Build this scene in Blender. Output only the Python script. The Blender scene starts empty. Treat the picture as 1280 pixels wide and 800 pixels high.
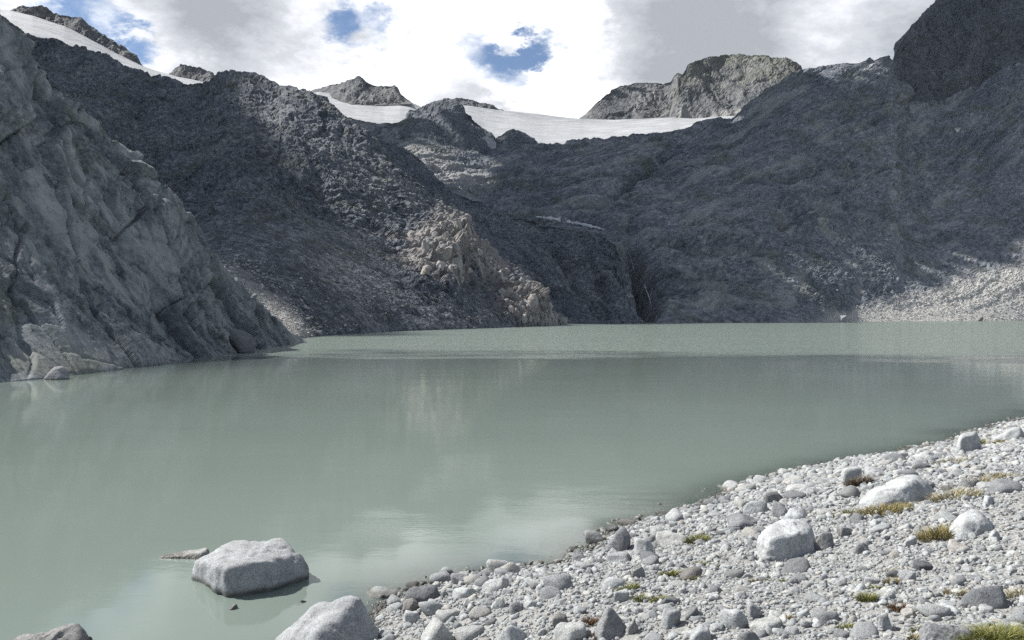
import bpy, bmesh, math, random
import numpy as np
from mathutils import Vector, Matrix

R = math.radians
scene = bpy.context.scene
col = scene.collection

# ------------------------------------------------------------------ camera, sky, sun, exposure
EYE = 3.2            # metres above the lake
F, CX, HY = 1000.0, 640.0, 396.0      # focal length / centre / horizon of the photograph in its pixels
cam_d = bpy.data.cameras.new('camera')
cam = bpy.data.objects.new('camera', cam_d); col.objects.link(cam)
cam.location = (0, 0, EYE); cam.rotation_euler = (R(90), 0, 0)
cam_d.sensor_width = 36.0; cam_d.lens = 36.0 * F / 1280.0
cam_d.shift_y = -(400.0 - HY) / 1280.0
cam_d.clip_start = 0.1; cam_d.clip_end = 20000
scene.camera = cam

SUN_EL, SUN_LEFT = R(47), R(72)       # height of the sun, angle to the left of the view
S = np.array((-math.sin(SUN_LEFT) * math.cos(SUN_EL), math.cos(SUN_LEFT) * math.cos(SUN_EL), math.sin(SUN_EL)))
sun_d = bpy.data.lights.new('sun', 'SUN'); sun_d.energy = 5.0; sun_d.angle = R(0.53); sun_d.color = (1.0, 0.97, 0.93)
sun = bpy.data.objects.new('sun', sun_d); col.objects.link(sun)
sun.rotation_euler = Vector(-S).to_track_quat('-Z', 'Y').to_euler(); sun.location = (-60, 20, 80)

def px_dir(x, y):
    v = Vector(((x - CX) / F, 1.0, (HY - y) / F)); v.normalize(); return v

world = bpy.data.worlds.new('World'); scene.world = world; world.use_nodes = True
def build_world():
    nt = world.node_tree; nt.nodes.clear(); N = nt.nodes.new; L = nt.links.new
    out = N('ShaderNodeOutputWorld')
    sky = N('ShaderNodeTexSky'); sky.sky_type = 'NISHITA'; sky.sun_disc = False
    sky.sun_elevation = SUN_EL; sky.sun_rotation = math.atan2(S[0], S[1])
    sky.altitude = 2400; sky.dust_density = 0.6
    bg = N('ShaderNodeBackground'); bg.inputs['Strength'].default_value = 0.075
    L(sky.outputs[0], bg.inputs['Color'])
    tc = N('ShaderNodeTexCoord')
    def math_(op, a, b=None, clamp=False):
        m = N('ShaderNodeMath'); m.operation = op; m.use_clamp = clamp
        for i, q in enumerate((a, b)):
            if q is None: continue
            if isinstance(q, (int, float)): m.inputs[i].default_value = q
            else: L(q, m.inputs[i])
        return m.outputs[0]
    def noise(scale, detail, rough, off, dist=0.0, zs=1.9):
        mp = N('ShaderNodeMapping'); mp.inputs['Location'].default_value = off; mp.inputs['Scale'].default_value = (1, 1, zs)
        L(tc.outputs['Generated'], mp.inputs['Vector'])
        n = N('ShaderNodeTexNoise'); n.inputs['Scale'].default_value = scale; n.inputs['Detail'].default_value = detail
        n.inputs['Roughness'].default_value = rough; n.inputs['Distortion'].default_value = dist
        L(mp.outputs[0], n.inputs['Vector']); return n.outputs[0]
    warp = noise(22, 10, 0.66, (3, 1, 7), 0.2)
    def blob(x, y, rad_px, amp, wob=0.5, wide=1.0):
        d = px_dir(x, y)
        u = N('ShaderNodeVectorMath'); u.operation = 'SUBTRACT'; u.inputs[1].default_value = d; L(tc.outputs['Generated'], u.inputs[0])
        k = N('ShaderNodeVectorMath'); k.operation = 'MULTIPLY'; k.inputs[1].default_value = (1.0 / wide, 1, 1); L(u.outputs[0], k.inputs[0])
        v = N('ShaderNodeVectorMath'); v.operation = 'LENGTH'; L(k.outputs[0], v.inputs[0])
        a = math_('MULTIPLY', v.outputs['Value'], 1000.0 / rad_px)
        a = math_('ADD', a, math_('MULTIPLY', math_('SUBTRACT', warp, 0.5), 2.6 * wob))
        m = N('ShaderNodeMapRange'); m.interpolation_type = 'SMOOTHSTEP'
        m.inputs['From Min'].default_value = 1.25; m.inputs['From Max'].default_value = 0.15
        m.inputs['To Max'].default_value = amp; L(a, m.inputs['Value'])
        return m.outputs[0]
    def total(base, items):
        for it in items: base = math_('ADD', base, it)
        return base
    # cover: how much cloud stands in this direction
    cov = math_('ADD', math_('MULTIPLY', noise(5.5, 12, 0.62, (1.3, 4.1, 0.2), 0.12), 1.7), -0.42)
    cov = total(cov, [blob(640, 60, 1000, 0.42, 0.3), blob(622, 80, 52, -0.30, 1.2, 1.9), blob(634, 84, 26, -0.28, 1.3, 1.7), blob(585, 62, 30, -0.22, 1.5, 1.4), blob(672, 66, 26, -0.22, 1.5, 1.4), blob(440, 30, 46, -0.42, 1.1, 1.6), blob(428, 34, 26, -0.22, 1.2),
                      blob(118, 26, 64, -0.50, 1.0), blob(180, 62, 36, -0.40, 1.0), blob(688, 46, 50, -0.25, 1.2), blob(1075, 60, 60, -0.15, 1.0),
                      blob(560, 128, 80, 0.4, 0.8), blob(715, 115, 76, 0.45, 0.8), blob(280, 40, 160, 0.15), blob(1000, 35, 220, 0.25)])
    m = N('ShaderNodeMapRange'); m.interpolation_type = 'SMOOTHSTEP'
    m.inputs['From Min'].default_value = 0.26; m.inputs['From Max'].default_value = 0.74; L(cov, m.inputs['Value'])
    cover = m.outputs[0]
    # brightness of the cloud
    bri = math_('ADD', math_('MULTIPLY', noise(6.0, 11, 0.6, (7.7, 2.2, 5.1), 0.15), 2.3), -0.84)
    bri = total(bri, [blob(640, 60, 900, 0.10, 0.3), blob(560, 118, 150, 0.28, 0.9), blob(700, 112, 100, 0.34, 0.9), blob(400, 108, 110, 0.28, 0.9), blob(690, 10, 70, 0.25, 0.9), blob(150, 45, 80, 0.25, 0.6),
                      blob(300, 30, 130, -0.30, 0.7), blob(1010, 50, 210, -0.16, 0.7), blob(880, 10, 120, -0.06, 0.7)])
    r = N('ShaderNodeValToRGB'); L(bri, r.inputs[0]); e = r.color_ramp.elements
    e[0].position = 0.02; e[0].color = (0.27, 0.285, 0.31, 1)
    e[1].position = 0.80; e[1].color = (0.80, 0.81, 0.83, 1)
    q = r.color_ramp.elements.new(0.38); q.color = (0.43, 0.445, 0.475, 1)
    bg2 = N('ShaderNodeBackground'); L(r.outputs[0], bg2.inputs['Color']); bg2.inputs['Strength'].default_value = 1.0
    mix = N('ShaderNodeMixShader'); L(cover, mix.inputs[0]); L(bg.outputs[0], mix.inputs[1]); L(bg2.outputs[0], mix.inputs[2])
    L(mix.outputs[0], out.inputs[0])
build_world()
scene.view_settings.view_transform = 'Standard'; scene.view_settings.look = 'None'
scene.view_settings.exposure = 0.78; scene.view_settings.gamma = 1.0; scene.view_settings.use_curve_mapping = False
try:
    scene.cycles.use_denoising = False; scene.cycles.adaptive_threshold = 0.006; scene.cycles.max_bounces = 5; scene.cycles.diffuse_bounces = 3; scene.cycles.glossy_bounces = 3; scene.cycles.transparent_max_bounces = 8
except Exception: pass

# ------------------------------------------------------------------ helpers
rng = np.random.default_rng(11); random.seed(5)
_perm = np.random.default_rng(3).permutation(256).astype(np.int32); _perm = np.concatenate([_perm, _perm])
_g = np.random.default_rng(4).normal(size=(256, 3)).astype(np.float32); _g /= np.linalg.norm(_g, axis=1)[:, None]
def pn(P):
    P = np.asarray(P, np.float32); i = np.floor(P).astype(np.int32); f = P - i; i &= 255
    u = f * f * f * (f * (f * 6 - 15) + 10); r = 0
    for a in (0, 1):
        wx = u[:, 0] if a else 1 - u[:, 0]; pa = _perm[(i[:, 0] + a) & 255]
        for b in (0, 1):
            wy = (u[:, 1] if b else 1 - u[:, 1]) * wx; pb = _perm[pa + ((i[:, 1] + b) & 255)]
            for c in (0, 1):
                wz = (u[:, 2] if c else 1 - u[:, 2]) * wy; g = _g[_perm[pb + ((i[:, 2] + c) & 255)]]
                r = r + wz * (g[:, 0] * (f[:, 0] - a) + g[:, 1] * (f[:, 1] - b) + g[:, 2] * (f[:, 2] - c))
    return r * 1.5
def fbm(P, wl, octv, gain=0.5, ridged=False, seed=0.0):
    P = np.asarray(P, np.float32) / wl + seed; amp = 1.0; tot = np.zeros(len(P), np.float32)
    for k in range(octv):
        n = pn(P)
        if ridged: n = 0.5 - 2 * np.abs(n)
        tot += amp * n; amp *= gain; P = P * 2.03 + 17.3
    return tot
def stretch(P, axis, k):
    """coordinates shrunk along an axis, so that the noise runs in streaks along it"""
    a = np.array(axis, np.float32); a /= np.linalg.norm(a); t = P @ a
    return P - np.outer(t, a) * (1 - 1.0 / k)
def worley(P, wl, seed=0, jit=0.9):
    P = np.asarray(P, np.float32) / wl + seed; i = np.floor(P).astype(np.int32)
    f1 = np.full(len(P), 9.0, np.float32); f2 = f1.copy(); cid = np.zeros(len(P), np.int32); cp = np.zeros_like(P)
    for a in (-1, 0, 1):
        for b in (-1, 0, 1):
            for c in (-1, 0, 1):
                q = i + (a, b, c); h = _perm[_perm[_perm[q[:, 0] & 255] + (q[:, 1] & 255)] + (q[:, 2] & 255)]
                c0 = q + 0.5 + _g[h] * jit * 0.5; d = np.linalg.norm(P - c0, axis=1)
                m = d < f1
                f2 = np.where(m, f1, np.minimum(f2, d)); f1 = np.where(m, d, f1); cid = np.where(m, h, cid); cp[m] = c0[m]
    return f1, f2, cid, P - cp
def sm(a, b, x):
    t = np.clip((x - a) / (b - a), 0, 1); return t * t * (3 - 2 * t)
def ray(x, y, d):
    return np.stack([(x - CX) / F * d, d, EYE + (HY - y) / F * d], -1)
def cross_obj(name, V, Fq, mat, smooth=True, attrs=None, parent=None, loc=None):
    me = bpy.data.meshes.new(name); V = np.asarray(V, np.float32); Fq = np.asarray(Fq, np.int32); k = Fq.shape[1]
    me.vertices.add(len(V)); me.vertices.foreach_set('co', V.ravel())
    me.loops.add(Fq.size); me.loops.foreach_set('vertex_index', Fq.ravel())
    me.polygons.add(len(Fq)); me.polygons.foreach_set('loop_start', np.arange(0, Fq.size, k, dtype=np.int32))
    me.polygons.foreach_set('loop_total', np.full(len(Fq), k, np.int32))
    me.polygons.foreach_set('use_smooth', np.full(len(Fq), smooth, bool))
    me.update(calc_edges=True)
    for an, av in (attrs or {}).items():
        at = me.attributes.new(an, 'FLOAT', 'POINT'); at.data.foreach_set('value', np.asarray(av, np.float32))
    if mat: me.materials.append(mat)
    o = bpy.data.objects.new(name, me); col.objects.link(o)
    if parent: o.parent = parent
    if loc is not None: o.location = loc
    return o
def grid_faces(nr, nc):
    a = np.arange(nr * nc).reshape(nr, nc)
    return np.stack([a[:-1, :-1], a[:-1, 1:], a[1:, 1:], a[1:, :-1]], -1).reshape(-1, 4)
def tag(o, label=None, cat=None, group=None, kind=None):
    for k, v in (('label', label), ('category', cat), ('group', group), ('kind', kind)):
        if v: o[k] = v
    return o

# ------------------------------------------------------------------ materials
def new_mat(name):
    m = bpy.data.materials.new(name); m.use_nodes = True; nt = m.node_tree
    return m, nt, nt.nodes['Principled BSDF']
def n_noise(nt, scale, detail=8, rough=0.6, vec=None, dist=0.0, mscale=None, rot=None):
    tc = nt.nodes.new('ShaderNodeTexCoord') if vec is None else None
    v = tc.outputs['Object'] if vec is None else vec
    if mscale or rot:
        mp = nt.nodes.new('ShaderNodeMapping'); mp.inputs['Scale'].default_value = mscale or (1, 1, 1); mp.inputs['Rotation'].default_value = rot or (0, 0, 0)
        nt.links.new(v, mp.inputs[0]); v = mp.outputs[0]
    n = nt.nodes.new('ShaderNodeTexNoise'); n.inputs['Scale'].default_value = scale; n.inputs['Detail'].default_value = detail
    n.inputs['Roughness'].default_value = rough; n.inputs['Distortion'].default_value = dist
    nt.links.new(v, n.inputs['Vector']); return n.outputs[0]
def n_ramp(nt, fac, stops):
    r = nt.nodes.new('ShaderNodeValToRGB'); nt.links.new(fac, r.inputs[0]); e = r.color_ramp.elements
    while len(e) < len(stops): e.new(0.5)
    for i, (p, c) in enumerate(stops):
        e[i].position = p; e[i].color = (*c, 1) if len(c) == 3 else c
    return r.outputs[0]
def n_mix(nt, fac, a, b, mode='MIX'):
    m = nt.nodes.new('ShaderNodeMix'); m.data_type = 'RGBA'; m.blend_type = mode
    for sock, q in ((m.inputs[0], fac), (m.inputs[6], a), (m.inputs[7], b)):
        if isinstance(q, (int, float)): sock.default_value = q
        elif isinstance(q, tuple): sock.default_value = (*q, 1)
        else: nt.links.new(q, sock)
    return m.outputs[2]
def n_attr(nt, name):
    a = nt.nodes.new('ShaderNodeAttribute'); a.attribute_name = name; return a.outputs['Fac']
def n_bump(nt, height, dist, strength=1.0, normal=None):
    b = nt.nodes.new('ShaderNodeBump'); b.inputs['Distance'].default_value = dist; b.inputs['Strength'].default_value = strength
    nt.links.new(height, b.inputs['Height'])
    if normal is not None: nt.links.new(normal, b.inputs['Normal'])
    return b.outputs[0]
def g3(v, warm=0.0): return (v * (1 + warm), v, v * (1 - warm))

def rock_mat(name, dark, mid, light, big, fine, tan=(0.32, 0.304, 0.284), pale=(0.47, 0.455, 0.42), moss=(0.055, 0.062, 0.03), bump=0.6):
    """bare mountain rock: big = size in metres of the broad colour changes, fine = of the grain"""
    m, nt, b = new_mat(name)
    ga = nt.nodes.new('ShaderNodeAttribute'); ga.attribute_name = 'grain'; gv = ga.outputs['Vector']
    c = n_ramp(nt, n_noise(nt, 1.0 / fine, 12, 0.78, gv), [(0.38, dark), (0.5, mid), (0.63, light)])
    c = n_mix(nt, n_ramp(nt, n_noise(nt, 0.16 / fine, 8, 0.66, gv, 0.5), [(0.40, (1, 1, 1)), (0.56, (0, 0, 0))]), c, n_mix(nt, 1.0, c, (0.66, 0.68, 0.70), 'MULTIPLY'))
    big_f = n_noise(nt, 1.0 / big, 6, 0.6, dist=0.6)
    c = n_mix(nt, n_ramp(nt, big_f, [(0.35, (0, 0, 0)), (0.65, (1, 1, 1))]), c, n_mix(nt, 1.0, c, (0.62, 0.66, 0.72), 'MULTIPLY'))
    c = n_mix(nt, n_attr(nt, 'moss'), c, n_mix(nt, n_noise(nt, 3.0 / fine, 5, 0.6), moss, (moss[0] * 2.2, moss[1] * 2.2, moss[2] * 1.8)))
    c = n_mix(nt, n_attr(nt, 'tan'), c, n_mix(nt, n_noise(nt, 2.0 / fine, 8, 0.7), (tan[0] * 0.55, tan[1] * 0.5, tan[2] * 0.5), (tan[0] * 1.35, tan[1] * 1.35, tan[2] * 1.35)))
    c = n_mix(nt, n_attr(nt, 'pale'), c, n_mix(nt, n_noise(nt, 3.0 / fine, 8, 0.75), (pale[0] * 0.68, pale[1] * 0.68, pale[2] * 0.68), (pale[0] * 1.25, pale[1] * 1.25, pale[2] * 1.25)))
    nt.links.new(c, b.inputs['Base Color']); b.inputs['Roughness'].default_value = 0.9
    b.inputs['Specular IOR Level'].default_value = 0.2
    h = n_noise(nt, 0.6 / fine, 9, 0.72, gv)
    nt.links.new(n_bump(nt, h, fine * 1.2, bump), b.inputs['Normal'])
    return m
M = {}
M['cliff'] = rock_mat('cliff_granite', (0.10, 0.106, 0.104), (0.215, 0.226, 0.222), (0.34, 0.352, 0.345), 5.0, 0.35, bump=0.5, pale=(0.36, 0.378, 0.37), moss=(0.06, 0.066, 0.04))
M['spur'] = rock_mat('spur_rock', (0.055, 0.06, 0.068), (0.145, 0.154, 0.168), (0.36, 0.366, 0.372), 45.0, 1.6, bump=1.0)
M['headwall'] = rock_mat('headwall_rock', (0.085, 0.092, 0.10), (0.21, 0.22, 0.235), (0.44, 0.445, 0.45), 110.0, 3.0, bump=1.0)
M['crag'] = rock_mat('crag_rock', (0.06, 0.064, 0.07), (0.12, 0.125, 0.135), (0.21, 0.215, 0.22), 120.0, 5.0, bump=0.7)
M['far'] = rock_mat('far_rock', (0.11, 0.11, 0.11), (0.19, 0.19, 0.183), (0.30, 0.295, 0.28), 90.0, 5.0, moss=(0.13, 0.13, 0.095), bump=0.7)

def snow_mat():
    m, nt, b = new_mat('old_glacier_ice')
    v = n_noise(nt, 0.035, 7, 0.6, mscale=(1, 2.4, 4))
    c = n_ramp(nt, v, [(0.32, (0.24, 0.25, 0.262)), (0.5, (0.32, 0.33, 0.34)), (0.7, (0.42, 0.428, 0.436))])
    w = n_ramp(nt, n_noise(nt, 0.02, 9, 0.7, mscale=(1, 1.5, 9)), [(0.50, (0, 0, 0)), (0.68, (1, 1, 1))])
    c = n_mix(nt, w, c, (0.27, 0.27, 0.27))
    nt.links.new(c, b.inputs['Base Color']); b.inputs['Roughness'].default_value = 0.7
    nt.links.new(n_bump(nt, n_noise(nt, 0.12, 8, 0.65, mscale=(1, 1, 4)), 2.5, 0.5), b.inputs['Normal'])
    return m
M['snow'] = snow_mat()
m_, nt_, b_ = new_mat('dirty_snow'); nt_.links.new(n_ramp(nt_, n_noise(nt_, 0.15, 7, 0.7), [(0.3, (0.30, 0.31, 0.32)), (0.7, (0.55, 0.57, 0.59))]), b_.inputs['Base Color']); M['old_snow'] = m_

def stone_mat(name, dark, mid, light, attr=False, tex=1.0, bd=None, fixed=None):
    """pale speckled granite of the shore; wet and darker just above the waterline"""
    m, nt, b = new_mat(name)
    tc = nt.nodes.new('ShaderNodeTexCoord'); oi = nt.nodes.new('ShaderNodeObjectInfo')
    ad = nt.nodes.new('ShaderNodeVectorMath'); ad.operation = 'ADD'
    sc = nt.nodes.new('ShaderNodeVectorMath'); sc.operation = 'SCALE'; sc.inputs[3].default_value = 37.0
    cb = nt.nodes.new('ShaderNodeCombineXYZ')
    for i in range(3): nt.links.new(oi.outputs['Random'], cb.inputs[i])
    nt.links.new(cb.outputs[0], sc.inputs[0]); nt.links.new(tc.outputs['Object'], ad.inputs[0]); nt.links.new(sc.outputs[0], ad.inputs[1])
    vec = ad.outputs[0]
    speck = n_noise(nt, 75 * tex, 4, 0.75, vec)
    c = n_ramp(nt, speck, [(0.33, dark), (0.47, mid), (0.68, light)])
    patch = n_noise(nt, 5.5 * tex, 7, 0.65, vec, 0.4)
    c = n_mix(nt, n_ramp(nt, patch, [(0.36, (1, 1, 1)), (0.62, (0, 0, 0))]), c, n_mix(nt, 1.0, c, (0.66, 0.655, 0.65), 'MULTIPLY'))
    lich = n_ramp(nt, n_noise(nt, 13 * tex, 6, 0.7, vec), [(0.62, (0, 0, 0)), (0.70, (1, 1, 1))])
    c = n_mix(nt, lich, c, n_mix(nt, 1.0, c, (0.62, 0.63, 0.58), 'MULTIPLY'))
    rnd = n_attr(nt, 'tone') if attr else oi.outputs['Random']
    if fixed is not None:
        fv = nt.nodes.new('ShaderNodeValue'); fv.outputs[0].default_value = fixed; rnd = fv.outputs[0]
    tone = n_ramp(nt, rnd, [(0.0, (0.52, 0.53, 0.555)), (0.25, (0.84, 0.845, 0.85)), (0.6, (0.985, 1.0, 1.0)), (0.85, (1.04, 1.035, 1.0)), (1.0, (0.95, 0.88, 0.80))])
    c = n_mix(nt, 1.0, c, tone, 'MULTIPLY')
    gm = nt.nodes.new('ShaderNodeNewGeometry'); sp = nt.nodes.new('ShaderNodeSeparateXYZ'); nt.links.new(gm.outputs['Position'], sp.inputs[0])
    wet = nt.nodes.new('ShaderNodeMapRange'); wet.inputs['From Min'].default_value = 0.085; wet.inputs['From Max'].default_value = 0.03
    nt.links.new(sp.outputs['Z'], wet.inputs['Value'])
    c = n_mix(nt, wet.outputs[0], c, n_mix(nt, 1.0, c, (0.34, 0.33, 0.30), 'MULTIPLY'))
    nt.links.new(c, b.inputs['Base Color'])
    rr = nt.nodes.new('ShaderNodeMapRange'); rr.inputs['To Min'].default_value = 0.88; rr.inputs['To Max'].default_value = 0.4
    nt.links.new(wet.outputs[0], rr.inputs['Value']); nt.links.new(rr.outputs[0], b.inputs['Roughness'])
    b.inputs['Specular IOR Level'].default_value = 0.25
    n1 = n_bump(nt, n_noise(nt, 11 * tex, 9, 0.72, vec), bd or 0.03 / tex, 0.75)
    nt.links.new(n1, b.inputs['Normal'])
    return m
M['stone'] = stone_mat('shore_granite', (0.16, 0.162, 0.168), (0.37, 0.38, 0.38), (0.52, 0.53, 0.525))
M['stone_grey'] = stone_mat('grey_granite', (0.09, 0.092, 0.098), (0.205, 0.208, 0.213), (0.34, 0.34, 0.34))
M['stone_mid'] = stone_mat('mid_granite', (0.12, 0.123, 0.13), (0.30, 0.306, 0.31), (0.46, 0.464, 0.462), fixed=0.6)
M['stone_pale'] = stone_mat('pale_granite', (0.18, 0.183, 0.188), (0.40, 0.41, 0.41), (0.55, 0.558, 0.552), fixed=0.65)
M['pebble'] = stone_mat('shore_pebbles', (0.25, 0.252, 0.255), (0.455, 0.46, 0.455), (0.60, 0.60, 0.59), attr=True, tex=2.0)
M['scree'] = stone_mat('scree_stone', (0.30, 0.30, 0.292), (0.45, 0.448, 0.435), (0.56, 0.555, 0.535), attr=True, tex=0.25)

def gravel_mat():
    m, nt, b = new_mat('shore_gravel')
    tc = nt.nodes.new('ShaderNodeTexCoord')
    vo = nt.nodes.new('ShaderNodeTexVoronoi'); vo.inputs['Scale'].default_value = 42; nt.links.new(tc.outputs['Object'], vo.inputs['Vector'])
    hs = nt.nodes.new('ShaderNodeSeparateColor'); nt.links.new(vo.outputs['Color'], hs.inputs[0])
    c = n_ramp(nt, hs.outputs[0], [(0.0, (0.13, 0.13, 0.128)), (0.5, (0.25, 0.25, 0.243)), (1.0, (0.38, 0.38, 0.365))])
    c = n_mix(nt, n_ramp(nt, n_noise(nt, 0.9, 7, 0.65), [(0.4, (0, 0, 0)), (0.65, (1, 1, 1))]), c, (0.27, 0.266, 0.25))
    c = n_mix(nt, n_ramp(nt, n_noise(nt, 90, 4, 0.7), [(0.35, (1, 1, 1)), (0.5, (0, 0, 0))]), c, n_mix(nt, 1.0, c, (0.6, 0.6, 0.6), 'MULTIPLY'))
    gm = nt.nodes.new('ShaderNodeNewGeometry'); sp = nt.nodes.new('ShaderNodeSeparateXYZ'); nt.links.new(gm.outputs['Position'], sp.inputs[0])
    wet = nt.nodes.new('ShaderNodeMapRange'); wet.inputs['From Min'].default_value = 0.06; wet.inputs['From Max'].default_value = 0.0
    nt.links.new(sp.outputs['Z'], wet.inputs['Value'])
    c = n_mix(nt, wet.outputs[0], c, n_mix(nt, 1.0, c, (0.36, 0.34, 0.30), 'MULTIPLY'))
    nt.links.new(c, b.inputs['Base Color']); b.inputs['Roughness'].default_value = 0.92; b.inputs['Specular IOR Level'].default_value = 0.2
    h = n_mix(nt, 0.5, vo.outputs['Distance'], n_noise(nt, 60, 6, 0.7))
    nt.links.new(n_bump(nt, h, 0.02, 0.9), b.inputs['Normal'])
    return m
M['gravel'] = gravel_mat()

def water_mat():
    m, nt, b = new_mat('glacial_lake_water'); nt.nodes.remove(b); N = nt.nodes.new; L = nt.links.new
    out = nt.nodes['Material Output']
    gm = N('ShaderNodeNewGeometry'); sp = N('ShaderNodeSeparateXYZ'); L(gm.outputs['Position'], sp.inputs[0])
    # the breeze reaches the far half of the lake only
    wob = n_noise(nt, 0.03, 4, 0.6, mscale=(1, 2.5, 1))
    a = N('ShaderNodeMath'); a.operation = 'MULTIPLY_ADD'; L(wob, a.inputs[0]); a.inputs[1].default_value = 70.0; L(sp.outputs['Y'], a.inputs[2])
    wind = N('ShaderNodeMapRange'); wind.interpolation_type = 'SMOOTHSTEP'; wind.inputs['From Min'].default_value = 90; wind.inputs['From Max'].default_value = 116
    L(a.outputs[0], wind.inputs['Value'])
    calm = n_noise(nt, 1.3, 3, 0.5, mscale=(1, 1.7, 1)); swell = n_noise(nt, 0.25, 2, 0.5, mscale=(1, 2, 1))
    rip = n_noise(nt, 1.1, 4, 0.55, mscale=(1, 1.6, 1), dist=0.4)
    n1 = n_bump(nt, swell, 0.007, 1.0); n2 = n_bump(nt, calm, 0.0017, 1.0, n1)
    fine = n_noise(nt, 7.0, 3, 0.5, mscale=(1, 1.8, 1))
    patch = n_ramp(nt, n_noise(nt, 0.35, 3, 0.5, mscale=(1, 1.6, 1)), [(0.48, (0, 0, 0)), (0.62, (1, 1, 1))])
    bb = N('ShaderNodeBump'); bb.inputs['Distance'].default_value = 0.0011; L(patch, bb.inputs['Strength']); L(fine, bb.inputs['Height']); L(n2, bb.inputs['Normal'])
    bw = N('ShaderNodeBump'); bw.inputs['Distance'].default_value = 0.30; L(wind.outputs[0], bw.inputs['Strength']); L(rip, bw.inputs['Height']); L(bb.outputs[0], bw.inputs['Normal'])
    nrm = bw.outputs[0]
    df = N('ShaderNodeBsdfDiffuse'); L(nrm, df.inputs['Normal'])
    c = n_ramp(nt, n_noise(nt, 0.05, 4, 0.5, mscale=(1, 2, 1)), [(0.3, (0.144, 0.178, 0.156)), (0.7, (0.161, 0.195, 0.169))])
    L(c, df.inputs['Color'])
    tr = N('ShaderNodeBsdfTransparent'); tr.inputs['Color'].default_value = (0.72, 0.78, 0.70, 1)
    body = N('ShaderNodeMixShader'); L(n_attr(nt, 'turbidity'), body.inputs[0]); L(tr.outputs[0], body.inputs[1]); L(df.outputs[0], body.inputs[2])
    gl = N('ShaderNodeBsdfGlossy'); gl.inputs['Roughness'].default_value = 0.07; gl.inputs['Color'].default_value = (1, 1, 1, 1); L(nrm, gl.inputs['Normal'])
    fr = N('ShaderNodeFresnel'); fr.inputs['IOR'].default_value = 1.333; L(nrm, fr.inputs['Normal'])
    mx = N('ShaderNodeMixShader'); L(fr.outputs[0], mx.inputs[0]); L(body.outputs[0], mx.inputs[1]); L(gl.outputs[0], mx.inputs[2])
    L(mx.outputs[0], out.inputs['Surface'])
    return m
M['water'] = water_mat()

def grass_mat(name, a, b_):
    m, nt, b = new_mat(name)
    c = n_ramp(nt, n_attr(nt, 'tone'), [(0.0, a), (1.0, b_)])
    nt.links.new(c, b.inputs['Base Color']); b.inputs['Roughness'].default_value = 0.7; b.inputs['Specular IOR Level'].default_value = 0.2
    return m
M['g_green'] = grass_mat('green_grass', (0.085, 0.10, 0.03), (0.26, 0.25, 0.075))
M['g_gold'] = grass_mat('golden_grass', (0.13, 0.108, 0.045), (0.31, 0.262, 0.115))
M['g_dry'] = grass_mat('dry_grass', (0.17, 0.15, 0.08), (0.38, 0.33, 0.19))
M['g_root'] = grass_mat('dead_root', (0.05, 0.038, 0.026), (0.16, 0.125, 0.09))
M['g_red'] = grass_mat('rusty_plant', (0.07, 0.04, 0.022), (0.20, 0.115, 0.06))

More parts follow.
